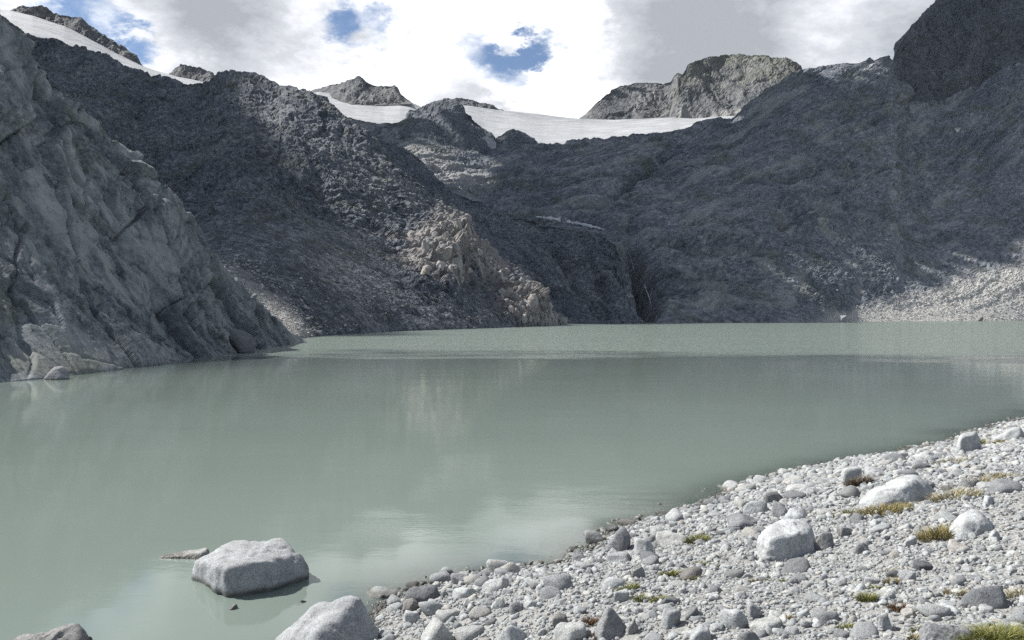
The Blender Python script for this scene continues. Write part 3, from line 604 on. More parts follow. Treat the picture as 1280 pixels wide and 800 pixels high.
place_hull('boulder', 'big flat topped grey boulder standing out in the lake water', 'boulder',
    [(-3.25, 9.09, -.3), (-3.93, 9.80, -.3), (-3.6, 10.35, -.3), (-2.75, 10.3, -.3), (-2.5, 9.72, -.3), (-3.24, 9.11, .36), (-3.92, 9.80, .21), (-3.62, 10.2, .34), (-2.86, 10.12, .41), (-2.61, 9.74, .33), (-2.47, 9.75, .12), (-2.8, 9.32, .05), (-2.8, 9.35, .35)],
    'stone_mid', 'the big lake boulder', p=30, rough=0.022, seed=3)
place_hull('boulder', 'large pale boulder with a shaded face cut by the bottom edge', 'boulder',
    [(-2.45, 7.55, -.2), (-1.75, 7.0, -.2), (-1.2, 7.45, -.2), (-1.22, 7.95, -.2), (-1.9, 8.25, -.2), (-2.5, 7.95, -.2), (-1.50, 7.9, .47), (-1.94, 8.02, .37), (-2.38, 7.75, .03), (-1.31, 7.78, .17), (-1.82, 7.38, .30), (-1.58, 7.58, .40), (-1.62, 7.9, .47)],
    'stone_mid', 'the large bottom boulder', p=30, rough=0.018, seed=8)
place_hull('boulder', 'dark wedge shaped boulder in the water at the bottom left corner', 'boulder',
    [(-5.0, 7.4, -.3), (-4.1, 7.3, -.3), (-4.0, 8.0, -.3), (-4.5, 8.4, -.3), (-5.2, 8.0, -.3), (-4.4, 7.9, .18), (-4.25, 7.85, .22), (-4.15, 7.7, .12), (-5.05, 7.8, .0), (-4.6, 7.6, .12)],
    'stone_grey', 'the corner boulder', p=22, rough=0.03, seed=12)
place_hull('boulder', 'long low flat rock barely above the water beside the big lake boulder', 'rock',
    [(-4.75, 10.5, -.2), (-4.05, 10.4, -.2), (-4.0, 10.9, -.2), (-4.7, 10.8, -.2), (-4.72, 10.6, .01), (-4.4, 10.6, .055), (-4.08, 10.6, .085), (-4.1, 10.8, .09), (-4.6, 10.75, .03)], 'stone', 'the long low rock', p=16, rough=0.02, seed=15)

def place_px(name, label, cat, foot, pts, mat, short=None, zfoot=None, **kw):
    """a boulder from corners given as (bearing, height, metres behind its foot)"""
    if zfoot is None: X, Y, Z = ground_hit(*foot)
    else: Y = EYE * F / (foot[1] - HY); X = (foot[0] - CX) / F * Y; Z = 0.0
    Q = [tuple(ray(np.float64(x), np.float64(y), np.float64(Y + dy))) for x, y, dy in pts]
    lo = min(q[2] for q in Q); low = [(q[0], q[1], min(Z, lo) - 0.15 * (Y / 10)) for q in Q]
    return place_hull(name, label, cat, Q + low, mat, short, **kw)
place_px('boulder', 'long low white boulder lying behind the golden grass tussock', 'boulder', (1120, 634), [(1070, 628, .2), (1080, 616, .35), (1105, 603, .5), (1130, 591, .6), (1142, 589, .6), (1152, 592, .5), (1170, 612, .35), (1162, 625, .1), (1135, 632, 0), (1098, 634, 0), (1140, 600, .1)], 'stone_pale', 'the long white boulder', p=20, rough=0.02, seed=31)
place_px('boulder', 'big blocky rounded boulder in the middle of the gravel bank', 'boulder', (985, 702), [(943, 692, .25), (950, 664, .3), (960, 653, .45), (978, 647, .55), (1006, 647, .55), (1017, 657, .4), (1023, 676, .3), (1018, 689, .12), (978, 702, 0), (955, 700, .05), (1000, 664, .1), (964, 672, .05), (1012, 672, .12)], 'stone_pale', 'the big blocky boulder', p=18, rough=0.022, seed=35)
place_px('boulder', 'white topped boulder with a tan shaded front near the right edge', 'boulder', (1215, 674), [(1184, 660, .25), (1192, 650, .3), (1206, 637, .45), (1216, 634, .45), (1228, 640, .4), (1253, 664, .3), (1244, 672, .1), (1210, 675, 0), (1196, 672, .05), (1205, 651, .12), (1226, 651, .12)], 'stone_pale', 'the tan fronted boulder', p=24, rough=0.02, seed=39)
place_px('boulder', 'upright white block standing at the waterline on the right', 'boulder', (1208, 568), [(1193, 566, .1), (1197, 549, .15), (1203, 541, .2), (1220, 538, .3), (1225, 546, .3), (1228, 562, .3), (1218, 568, .05), (1200, 568, 0), (1219, 543, .1), (1201, 547, .02)], 'stone_pale', 'the upright white block', p=26, rough=0.02, seed=43)
place_px('boulder', 'dark peaked triangular stone near the bottom centre', 'boulder', (768, 801), [(742, 790, .1), (752, 768, .12), (758, 757, .15), (764, 756, .15), (776, 770, .15), (790, 795, .12), (775, 801, 0), (750, 800, 0), (757, 772, .03)], 'stone_grey', 'the dark peaked stone', p=26, rough=0.02, seed=47)
place_px('boulder', 'lone dark rock with pale edges at the water below the left cliff', 'boulder', (70, 475), [(52, 475, .2), (60, 465, .5), (68, 458, .7), (80, 456, .7), (85, 462, .6), (88, 475, .4), (72, 475, 0), (66, 464, .2)], 'stone_grey', None, zfoot=0, p=26, rough=0.02, seed=51)
# hand placed stones: label, x0, x1, y top, y foot, material, seed, height ratio, yaw, worn, zmin
BLD = [
 ('white block at the far right edge of the shore', 'the far edge block', 1254, 1292, 529, 551, 'stone', 57, .62, 8, 18),
 ('broad grey slab at the bottom right beside green grass', 'the broad grey slab', 1155, 1222, 774, 812, 'stone_grey', 64, .45, 5, 10),
 ('smooth white rounded cobble cut by the bottom edge', 'the smooth white cobble', 521, 571, 768, 812, 'stone', 81, .8, 15, 8),
 ('pale squat cobble at the bottom edge right of the smooth white one', 'the squat pale cobble', 618, 663, 778, 812, 'stone', 93, .7, 40, 9),
 ('angular grey stone on the gravel left of the dark peaked stone', None, 690, 734, 776, 806, 'stone', 305, .6, 0, 12),
 ('oval grey boulder at the water edge left of the shore', 'the oval water edge boulder', 504, 556, 725, 754, 'stone_grey', 109, .62, 0, 8),
 ('small knobbly dark stone on the water edge', None, 562, 591, 712, 732, 'stone_grey', 112, .7, 10, 14),
 ('pale blunt stone at the water edge with a shaded right end', None, 601, 642, 717, 740, 'stone', 120, .62, 20, 14),
 ('flat white slab lying half in the water behind the large bottom boulder', None, 449, 503, 733, 749, 'stone', 131, .30, -5, 14),
 ('dark capped egg shaped stone standing in the water', 'the egg shaped water stone', 732, 758, 663, 681, 'stone_grey', 140, .62, 0, 7),
 ('small dark round stone in the water next to the shore', None, 716, 736, 688, 704, 'stone_grey', 143, .7, 0, 8),
 ('tilted split grey stone at the water edge', None, 757, 795, 659, 690, 'stone', 155, .8, 30, 18),
 ('pointed bright white stone near the water edge', 'the pointed white stone', 795, 820, 670, 697, 'stone', 164, .95, 10, 16),
 ('long pale stone lying under the pointed white stone', None, 758, 800, 684, 704, 'stone', 166, .42, -10, 12),
 ('blocky grey stone with flat top between water and grass', None, 820, 862, 662, 682, 'stone', 171, .55, 15, 16),
 ('slim sliver of rock barely showing above the water', 'the water sliver', 819, 844, 637, 645, 'stone_grey', 182, .35, 5, 10),
 ('tiny white tip of a stone out in the shallows', None, 863, 873, 629, 633, 'stone', 184, .5, 5, 10),
 ('tiny flat pebble awash off the shore', None, 680, 696, 692, 698, 'stone', 185, .4, 0, 10),
 ('small brownish stone breaking the water beside the big lake boulder', None, 281, 297, 751, 763, 'stone', 188, .8, 30, 18),
 ('little dark stone in the water in front of the large bottom boulder', None, 373, 385, 744, 754, 'stone_grey', 189, .8, 30, 18),
 ('white rounded stone at the water edge above the big blocky boulder', 'the white rounded stone', 930, 962, 619, 644, 'stone', 196, .72, 0, 9),
 ('grey angular stone behind the big blocky boulder', None, 963, 992, 624, 650, 'stone_grey', 205, .75, 20, 16),
 ('pale oval stone right behind the big blocky boulder', None, 983, 1018, 631, 650, 'stone', 212, .55, 0, 9),
 ('dark shaded flat stone left of the big blocky boulder', None, 915, 953, 643, 660, 'stone_grey', 222, .42, 0, 12),
 ('dark angular stone leaning against the big blocky boulder', None, 1020, 1050, 664, 688, 'stone_grey', 231, .7, -30, 20),
 ('small grey block touching the dark angular stone', None, 1049, 1067, 656, 672, 'stone_grey', 236, .8, 15, 16),
 ('squat grey stone on open gravel right of the big blocky boulder', None, 1068, 1092, 677, 692, 'stone_grey', 243, .65, 0, 12),
 ('faceted pale stone in front of the golden grass', None, 1130, 1150, 669, 684, 'stone', 251, .75, 20, 20),
 ('long white stone at the waterline with a hollow right end', 'the hollow ended stone', 984, 1020, 603, 613, 'stone', 262, .42, 0, 9),
 ('white rounded stone at the waterline beside the dead root', 'the dead root stone', 1055, 1084, 580, 604, 'stone', 271, .62, 0, 8),
 ('low white stone behind the long white boulder', 'the low white stone', 1083, 1112, 582, 595, 'stone', 276, .5, 0, 8),
 ('two toned white stone at the waterline near the upright block', None, 1123, 1140, 565, 576, 'stone', 283, .6, 15, 10),
 ('round white stone in front of the waterline left of the upright block', None, 1147, 1176, 561, 576, 'stone', 291, .62, 0, 9),
 ('small white stone touching the upright white block', None, 1180, 1193, 559, 568, 'stone', 297, .7, 0, 9),
 ('pale flat boulder on the sandy path at the right', None, 1228, 1262, 598, 613, 'stone', 303, .45, 0, 9),
 ('grey stone against the right end of the long white boulder', None, 1152, 1174, 598, 614, 'stone_grey', 311, .6, 20, 12),
 ('small upright stone on the path side of the tan fronted boulder', None, 1230, 1248, 619, 633, 'stone', 318, .8, 10, 16),
 ('round pale stone at the foot of the tan fronted boulder', None, 1238, 1256, 661, 676, 'stone', 322, .75, 0, 8),
 ('long slanting slab pointing away from the tan fronted boulder', None, 1190, 1218, 674, 690, 'stone', 327, .4, -30, 16),
 ('dark capped slab on the rubble line', None, 1147, 1173, 699, 714, 'stone_grey', 331, .5, -20, 14),
 ('pale stone with a dark left side on the rubble line', None, 1128, 1146, 712, 727, 'stone', 337, .7, 0, 14),
 ('white stone beside the rusty red plant', 'the rusty plant stone', 1098, 1124, 732, 751, 'stone', 344, .6, 10, 10),
 ('white flat stone right above the slanting green grass', None, 1084, 1106, 720, 731, 'stone', 349, .5, 0, 8),
 ('white stone low in front of the rusty red plant', None, 1101, 1122, 762, 790, 'stone', 353, .8, 20, 12),
 ('flat white stone right of the rusty red plant', None, 1130, 1152, 760, 773, 'stone', 358, .4, 0, 10),
 ('round grey cobble in the lower middle of the gravel', 'the round grey cobble', 904, 938, 755, 786, 'stone', 362, .8, 10, 9),
 ('pale cobble behind the round grey cobble', None, 937, 958, 753, 774, 'stone', 366, .75, 0, 9),
 ('broad pale stone at the lower middle with angled top', None, 936, 982, 769, 790, 'stone', 371, .5, 5, 14),
 ('big pale cobble at the bottom edge below the round grey cobble', None, 864, 898, 777, 806, 'stone', 375, .75, 10, 9),
 ('shaded cobble at the bottom edge in the lower middle', None, 925, 956, 786, 812, 'stone_grey', 379, .7, 10, 10),
 ('tan rounded cobble right of the dark peaked stone', 'the tan rounded cobble', 827, 853, 760, 786, 'stone', 384, .85, 0, 8),
 ('dark round cobble behind the tan rounded one', None, 857, 874, 758, 774, 'stone_grey', 388, .8, 0, 9),
 ('blue grey block against the dark peaked stone', None, 783, 802, 775, 794, 'stone_grey', 392, .8, 15, 18),
 ('white cobble with a shaded right side near grass clumps', None, 767, 787, 737, 753, 'stone', 397, .75, 0, 9),
 ('long pale stone near the left grass clumps', None, 752, 783, 720, 736, 'stone', 402, .5, -8, 9),
 ('dark upright cobble near the left grass clumps', None, 790, 808, 706, 725, 'stone_grey', 406, .85, 0, 10),
 ('dark rounded cobble near the bottom left of the gravel', None, 690, 712, 763, 782, 'stone_grey', 411, .7, 0, 9),
 ('white wedge cobble beside the large bottom boulder', None, 504, 528, 762, 782, 'stone', 415, .65, 10, 14),
 ('round speckled cobble between the oval boulder and the large bottom boulder', None, 502, 527, 749, 766, 'stone_grey', 419, .65, 0, 9),
 ('flat pale stone with a shaded underside near the water edge', None, 560, 598, 731, 749, 'stone', 423, .45, -12, 16),
 ('pale angular stone in the rubble left of centre', None, 612, 634, 745, 762, 'stone', 428, .7, 10, 18),
 ('dark edged stone in the rubble left of centre', None, 632, 656, 752, 768, 'stone_grey', 433, .6, 10, 18),
 ('grey block in the rubble near the waterline', None, 655, 675, 744, 760, 'stone', 437, .6, 10, 14),
]
def stone(label, x0, x1, y0, y1, mat, seed, hr, yaw, p, name='boulder', group='boulders along the shore', cat='boulder', sub=4):
    X, Y, Z = ground_hit((x0 + x1) / 2, y1)
    w = (x1 - x0) / F * Y; ext = (y1 - y0) / F * Y
    dp = 0.42 * w; th = (EYE - Z) / Y
    h = max(0.25 * w, (ext - 2 * dp * th * 0.45)); h = min(h, w * 1.05)
    V, Fc = random_rock(seed, sub, p)
    c, s = math.cos(R(yaw)), math.sin(R(yaw)); V = V @ np.array([[c, s, 0], [-s, c, 0], [0, 0, 1]])
    V = V / np.abs(V).max(0)
    V = V * (w / 2, dp, h * 0.9); V[:, 2] += h * 0.1
    sz = w; Un = V / (np.linalg.norm(V, axis=1)[:, None] + 1e-6)
    f1, f2, cid, r = worley(V + seed, 0.34 * sz); V = V + Un * (0.02 * sz * (0.6 * _g[cid][:, 0] + 1.2 * (r * _g[(cid * 7 + 3) & 255]).sum(1)))[:, None]
    V = V + Un * (0.018 * sz * (fbm(V + seed, 0.3 * sz, 4, 0.55) + 0.5 * fbm(V + seed, 0.09 * sz, 3, 0.6, True)))[:, None]
    base = np.array((X, Y + dp * 0.92, 0.0)); base[2] = max(float(shore_z(np.array([base[0]]), np.array([base[1]]))[0]), -0.04 if Z < 0.02 else -1) - 0.02 * w
    base[2] = min(base[2], Z + 0.02)
    o = cross_obj(name, V, Fc, M[mat], True, None, None, base); tag(o, label, cat, group)
    FOOT.append((base[0], base[1], 0.45 * w)); return o, base, w
for (label, short, x0, x1, y0, y1, mat, seed, hr, yaw, p) in BLD:
    big = (x1 - x0) > 32
    o, base, w = stone(label, x0, x1, y0, y1, mat, seed, hr, yaw, p, 'boulder' if big else 'cobble', 'boulders along the shore' if big else 'cobbles along the shore', 'boulder' if big else 'stone', 5 if (x1 - x0) > 60 else 4)
    if short: LANDMARKS.append((base, short, w))

# loose cobbles: the largest as things of their own, labelled by what they lie beside
def visible_area(n, seed):
    r = np.random.default_rng(seed); out = []
    while len(out) < n:
        k = n * 3; a = r.uniform(-3, 30, k); s = r.uniform(-0.9, 9, k)
        nn = np.interp(a, SH_A, SH_N) + s
        X = a * AL[0] + nn * AN[0]; Y = a * AL[1] + nn * AN[1]
        z = shore_z(X, Y); ok = (Y > 4)
        px = CX + X / np.maximum(Y, .1) * F; py = HY + (EYE - z) / np.maximum(Y, .1) * F
        ok &= (px > -40) & (px < 1330) & (py < 850) & (py > 520)
        for q in np.stack([X, Y, z, s, px, py], 1)[ok]: out.append(q)
    return np.array(out[:n])
def occupied(x, y, r, f=0.85):
    q = np.array(FOOT); return bool((np.hypot(q[:, 0] - x, q[:, 1] - y) < (q[:, 2] + r) * f).any())
path = lambda px, py: spot(px, py, 1290, 620, 60, 62)          # the trodden sandy path on the right
COB = []
r5 = np.random.default_rng(77)
cand = visible_area(14000, 21)
for q in cand:
    if len(COB) >= 236: break
    X, Y, Z, s_, px, py = q
    if not (-0.15 < s_ < 8.2): continue
    edge = math.exp(-((s_ - 0.5) / 0.9) ** 2)
    if r5.uniform() > 0.25 + 0.75 * edge + 0.35 * (px < 720): continue
    if r5.uniform() < path(px, py) * 1.2 or px > 1275 or py > 806: continue
    rad = float(np.clip(0.058 * (r5.pareto(2.2) + 1), 0.055, 0.17))
    if rad * 2 * F / Y < 9 or py < 548 or occupied(X, Y, rad, 0.9): continue
    FOOT.append((X, Y, rad)); COB.append((X, Y, Z, rad, px, py))
PROTO = []
for k in range(26):
    V, Fc = random_rock(900 + k, 3, r5.uniform(10, 28)); V = V * (1, r5.uniform(.68, .95), r5.uniform(.5, .8))
    V = V * (1 + 0.03 * fbm(V, 0.3, 3, 0.6, True, k)[:, None])
    me = cross_obj('cobble', V, Fc, None, True); m_ = me.data; bpy.data.objects.remove(me); PROTO.append(m_)
PR_MATS = ['stone'] * 3 + ['stone_grey']
used_labels = {}
shape_w = ['rounded', 'angular', 'flattish', 'blunt', 'knobbly', 'oval']
lm_pos = np.array([l[0][:2] for l in LANDMARKS])
order = np.argsort([-c[3] * F / c[1] for c in COB])
ordinal = ['nearest', 'second nearest', 'third nearest', 'fourth nearest', 'fifth nearest', 'sixth nearest', 'seventh nearest', 'eighth nearest', 'ninth nearest', 'tenth nearest', 'eleventh nearest', 'twelfth nearest', 'thirteenth nearest', 'fourteenth nearest', 'fifteenth nearest', 'sixteenth nearest']
rel = []
for i, (X, Y, Z, rad, px, py) in enumerate(COB):
    d = np.hypot(lm_pos[:, 0] - X, lm_pos[:, 1] - Y); j = int(np.argmin(d))
    dx, dy = X - lm_pos[j, 0], Y - lm_pos[j, 1]
    side = ['right of', 'right and behind', 'behind', 'left and behind', 'left of', 'left and in front of', 'in front of', 'right and in front of'][int(round(math.atan2(dy, dx) / (math.pi / 4))) % 8]
    rel.append((j, side, d[j], i))
rank = {}
for j, side, d, i in sorted(rel): rank[i] = (j, side, sum(1 for v in rank.values() if v[0] == j and v[1] == side))
for i, (X, Y, Z, rad, px, py) in enumerate(COB):
    k = int(r5.integers(len(PROTO))); mat = PR_MATS[int(r5.integers(4))]
    me = PROTO[k].copy() if False else PROTO[k]
    key = (k, mat)
    if key not in used_labels:
        m2 = PROTO[k].copy(); m2.materials.clear(); m2.materials.append(M[mat]); used_labels[key] = m2
    o = bpy.data.objects.new('cobble', used_labels[key]); col.objects.link(o)
    o.location = (X, Y, Z + rad * 0.14); o.scale = (rad * r5.uniform(.9, 1.25),) * 3
    o.rotation_euler = (r5.uniform(-.3, .3), r5.uniform(-.3, .3), r5.uniform(0, 6.28))
    j, side, rk = rank[i]
    nth = ordinal[rk] if rk < len(ordinal) else 'beyond the tenth'
    tone = 'pale' if mat == 'stone' else 'grey'
    tag(o, '%s cobble %s %s, %s there' % (tone, side, LANDMARKS[j][1], nth), 'stone', 'cobbles along the shore')

def stone_mass(name, pts, rads, sub, seed, mat, label, flat=(.55, .85), sink=0.25, nproto=24, smooth=None, sharp=False):
    """thousands of small stones in one mesh"""
    r = np.random.default_rng(seed); n = len(pts)
    protos = []
    for k in range(nproto):
        V, Fc = random_rock(3000 + seed * 50 + k, sub, r.uniform(30, 60) if sharp else r.uniform(8, 18), 5 if sharp else None); protos.append(V * (1, r.uniform(.65, .95), r.uniform(*flat)))
    U = np.stack(protos); nv = U.shape[1]
    k = r.integers(nproto, size=n); yaw = r.uniform(0, 6.283, n); c, s = np.cos(yaw), np.sin(yaw); ti = r.uniform(-.45, .45, n)
    V = U[k] * np.asarray(rads)[:, None, None]
    x, y, z = V[..., 0], V[..., 1], V[..., 2]
    x, z = x * np.cos(ti)[:, None] - z * np.sin(ti)[:, None], x * np.sin(ti)[:, None] + z * np.cos(ti)[:, None]
    V = np.stack([x * c[:, None] - y * s[:, None], x * s[:, None] + y * c[:, None], z], -1)
    V = V + np.asarray(pts)[:, None, :]; V[..., 2] += (np.asarray(rads) * sink)[:, None]
    Fc = (ICO[sub][1][None] + (np.arange(n) * nv)[:, None, None]).reshape(-1, 3)
    tone = np.repeat(r.uniform(0, 1, n), nv)
    o = cross_obj(name, V.reshape(-1, 3), Fc, M[mat], (sub > 1) if smooth is None else smooth, {'tone': tone}); tag(o, label, kind='stuff'); return o
def scatter(n, seed, rmin, rmax, alpha, cut):
    r = np.random.default_rng(seed); q = visible_area(n, seed + 100)
    rad = np.clip(rmin * (1 + r.pareto(alpha, n)), rmin, rmax) * np.clip(q[:, 1] / 10, 0.75, 1.5)
    keep = (r.uniform(size=n) > cut * path(q[:, 4], q[:, 5])) & (q[:, 3] > -0.5 - 0.4 * r.uniform(size=n) * (rad > .03))
    F_ = np.array(FOOT); ok = np.ones(n, bool)
    for i in range(0, n, 4000):
        d = np.hypot(q[i:i + 4000, 0:1] - F_[None, :, 0], q[i:i + 4000, 1:2] - F_[None, :, 1])
        ok[i:i + 4000] = (d > F_[None, :, 2] * 0.85).all(1)
    keep &= ok
    return q[keep][:, :3], rad[keep]
def pebble_field(name, label, pts, rads, sub, seed, mat):
    """many thousands of pebbles: one point each, a stone set on every point"""
    r = np.random.default_rng(seed); n = len(pts)
    lib = bpy.data.collections.new(name + '_kinds')
    for k in range(14):
        V, Fc = random_rock(5000 + seed * 40 + k, sub, r.uniform(10, 26)); V = V * (1, r.uniform(.65, .95), r.uniform(.5, .85))
        q = cross_obj('pebble', V, Fc, M[mat], sub > 2); col.objects.unlink(q); lib.objects.link(q)
    me = bpy.data.meshes.new(name); me.vertices.add(n)
    P = np.array(pts, np.float32); P[:, 2] += rads * 0.18; me.vertices.foreach_set('co', P.ravel())
    for an, ty, key, v in (('size', 'FLOAT', 'value', rads), ('turn', 'FLOAT_VECTOR', 'vector', np.stack([r.uniform(-.5, .5, n), r.uniform(-.5, .5, n), r.uniform(0, 6.283, n)], -1).ravel()), ('which', 'INT', 'value', r.integers(0, 14, n))):
        at = me.attributes.new(an, ty, 'POINT'); at.data.foreach_set(key, np.asarray(v, np.int32 if ty == 'INT' else np.float32))
    o = bpy.data.objects.new(name, me); col.objects.link(o); tag(o, label, kind='stuff')
    ng = bpy.data.node_groups.new(name, 'GeometryNodeTree')
    ng.interface.new_socket('Geometry', in_out='INPUT', socket_type='NodeSocketGeometry'); ng.interface.new_socket('Geometry', in_out='OUTPUT', socket_type='NodeSocketGeometry')
    N = ng.nodes.new; L = ng.links.new
    gi = N('NodeGroupInput'); go = N('NodeGroupOutput'); m2p = N('GeometryNodeMeshToPoints'); ci = N('GeometryNodeCollectionInfo'); iop = N('GeometryNodeInstanceOnPoints')
    ci.inputs['Collection'].default_value = lib; ci.inputs['Separate Children'].default_value = True; ci.inputs['Reset Children'].default_value = True
    iop.inputs['Pick Instance'].default_value = True
    def na(nm, ty):
        q = N('GeometryNodeInputNamedAttribute'); q.data_type = ty; q.inputs['Name'].default_value = nm; return q.outputs['Attribute']
    L(gi.outputs[0], m2p.inputs['Mesh']); L(m2p.outputs[0], iop.inputs['Points']); L(ci.outputs[0], iop.inputs['Instance'])
    L(na('which', 'INT'), iop.inputs['Instance Index']); L(na('size', 'FLOAT'), iop.inputs['Scale'])
    e2r = N('FunctionNodeEulerToRotation'); L(na('turn', 'FLOAT_VECTOR'), e2r.inputs[0]); L(e2r.outputs[0], iop.inputs['Rotation'])
    L(iop.outputs[0], go.inputs[0])
    md = o.modifiers.new('stones', 'NODES'); md.node_group = ng
    return o
# a stone of unit size here is scaled to centimetres, so its grain is drawn coarse
M['pebble_unit'] = stone_mat('pebble_granite', (0.15, 0.152, 0.156), (0.34, 0.35, 0.348), (0.49, 0.497, 0.49), tex=0.06, bd=0.006)
p_, r_ = scatter(8500, 5, 0.031, 0.07, 2.3, 1.0)
pebble_field('pebbles', 'loose fist sized pebbles strewn over the gravel bank', p_, r_, 3, 5, 'pebble_unit')
p_, r_ = scatter(90000, 6, 0.0115, 0.032, 1.9, 0.72)
pebble_field('gravel', 'fine pale gravel stones covering the bank', p_, r_, 2, 6, 'pebble_unit')

# ------------------------------------------------------------------ stones on the far shores
def scree_stones(name, label, xr, yr, weight, n, rpx, surf, seed, mat='scree'):
    r = np.random.default_rng(seed); Vg = surf; P = []; rad = []
    q = Vg.reshape(-1, 3); px = CX + q[:, 0] / q[:, 1] * F; py = HY - (q[:, 2] - EYE) / q[:, 1] * F
    m = (px > xr[0]) & (px < xr[1]) & (py > yr[0]) & (py < yr[1]) & (q[:, 2] > -0.5)
    q = q[m]; w = weight(px[m], py[m]); w = w / w.sum(); k = r.choice(len(q), size=n, p=w)
    pts = q[k] + r.normal(size=(n, 3)) * 0.3
    rads = np.clip(rpx * (1 + r.pareto(2.5, n)), rpx, rpx * 4.5) * q[k][:, 1] / F
    return stone_mass(name, pts, rads, 1, seed, mat, label, sink=0.15)
surf = {o[3]: o[0] for o in ALL}
def full(name): 
    me = bpy.data.objects[name].data; a = np.empty(len(me.vertices) * 3, np.float32); me.vertices.foreach_get('co', a); return a.reshape(-1, 3)
yl = lambda px: np.interp(px, [1000, 1030, 1080, 1140, 1200, 1280, 1400], [403, 396, 384, 369, 352, 329, 300])
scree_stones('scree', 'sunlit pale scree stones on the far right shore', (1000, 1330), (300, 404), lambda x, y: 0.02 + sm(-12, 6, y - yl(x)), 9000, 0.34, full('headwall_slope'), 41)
scree_stones('scree', 'pale talus stones between the cliff and the spur', (270, 470), (310, 426), lambda x, y: 0.03 + spot(x, y, 320, 380, 80, 34, 38) + 0.5 * spot(x, y, 400, 413, 45, 6, -4), 4200, 0.6, full('mountain_spur'), 42)
scree_stones('scree', 'dark blocks of scree strewn over the spur', (200, 700), (180, 420), lambda x, y: 0.2 + 0 * x, 4500, 0.45, full('mountain_spur'), 43, 'scree_dark' if 'scree_dark' in M else 'stone_grey')
M['tan_block'] = stone_mat('outcrop_rock', (0.10, 0.097, 0.093), (0.31, 0.298, 0.28), (0.52, 0.505, 0.48), attr=True, tex=0.3)
_q = full('mountain_spur'); _px = CX + _q[:, 0] / _q[:, 1] * F; _py = HY - (_q[:, 2] - EYE) / _q[:, 1] * F
_w = spot(_px, _py, 556, 312, 44, 34, 45) ** 2 + 0.9 * spot(_px, _py, 612, 332, 34, 9, 42) ** 2 + 1.2 * spot(_px, _py, 662, 386, 46, 15, 40) ** 2
_w[(_q[:, 2] < 0) | (_w < 0.02)] = 0; _r = np.random.default_rng(61); _k = _r.choice(len(_q), 800, p=_w / _w.sum())
stone_mass('outcrop_blocks', _q[_k], np.clip(0.42 * (1 + _r.pareto(1.7, 800)), 0.42, 1.7), 2, 61, 'tan_block', 'pale brown jagged blocks of the outcrop on the spur', flat=(1.0, 2.3), sink=-0.55, smooth=False, sharp=True)
def far_boulder(name, label, x0, x1, y0, y1, mat, seed, cat='boulder'):
    Y = EYE * F / (y1 - HY); w = (x1 - x0) / F * Y; h = (y1 - y0) / F * Y
    V, Fc = random_rock(seed, 4, 14); V = V * (w / 2, w * 0.4, h * 0.62); V[:, 2] += h * 0.38
    o = cross_obj(name, V, Fc, M[mat], True, None, None, ((( x0 + x1) / 2 - CX) / F * Y, Y + 0.1 * w, -0.02)); tag(o, label, cat, 'boulders on the far shores')
far_boulder('boulder', 'grey block at the foot of the left cliff near its end', 287, 316, 410, 441, 'stone_grey', 523)
far_boulder('boulder', 'dark round boulder on the sunlit far right shore', 1221, 1230, 395.5, 401.4, 'stone_grey', 534)
far_boulder('boulder', 'pale boulder on the far shore where the scree begins', 1052, 1060, 394, 402.2, 'stone', 541)
far_boulder('boulder', 'light boulder on the left shore below the talus', 392, 402, 412, 420.5, 'stone', 544)

def stream(label, pts, w, hosts, name='stream', mat='foam', off=(1, 0)):
    Q = []
    allv = np.concatenate([full(h) for h in hosts]); px = CX + allv[:, 0] / allv[:, 1] * F; py = HY - (allv[:, 2] - EYE) / allv[:, 1] * F
    r = np.random.default_rng(int(pts[0][0])); t = np.linspace(0, len(pts) - 1, 40)
    xs = np.interp(t, range(len(pts)), [p[0] for p in pts]) + np.cumsum(r.normal(size=40)) * 0.12; ys = np.interp(t, range(len(pts)), [p[1] for p in pts])
    for x, y in zip(xs, ys):
        m = (np.abs(px - x) < 2.2) & (np.abs(py - y) < 2.2)
        Q.append(allv[m][:, 1].min() - 0.8 if m.any() else (Q[-1] if Q else 400.0))
    Q = np.convolve(np.pad(Q, 2, mode='edge'), np.ones(5) / 5, 'valid')
    wd = w * (0.4 + r.uniform(0, 1, 40)) * np.sin(np.linspace(0.25, 2.9, 40))
    L_ = ray(xs - wd * off[0], ys - wd * off[1], Q + 3 * off[1]); C_ = ray(xs, ys, Q - 0.35); R_ = ray(xs + wd * off[0], ys + wd * off[1], Q); V = np.stack([L_, C_, R_], 1).reshape(-1, 3)
    o = cross_obj(name, V, grid_faces(40, 3), M[mat], True)
    return tag(o, label, 'stream', 'streams in the gully') if name == 'stream' else tag(o, label, kind='structure')
m_, nt_, b_ = new_mat('white_water'); nt_.links.new(n_ramp(nt_, n_noise(nt_, 2.0, 5, 0.7), [(0.35, (0.30, 0.32, 0.34)), (0.65, (0.75, 0.77, 0.80))]), b_.inputs['Base Color']); b_.inputs['Roughness'].default_value = 0.4; M['foam'] = m_
stream('upper thin white stream in the dark gully', [(785, 312), (787, 318), (789, 327), (792, 338)], 0.45, ('headwall_slope', 'rock_shoulder'))
stream('lower thin white stream dropping to the lake in the dark gully', [(804, 352), (807, 362), (811, 372), (814, 386)], 0.5, ('headwall_slope', 'rock_shoulder'))
stream('small thin snow patch on the bench above the rock shoulder', [(670, 271), (690, 273), (715, 277.5), (740, 283), (756, 287)], 2.6, ('headwall_slope', 'rock_shoulder'), 'snow_patch', 'old_snow', (0, 1))
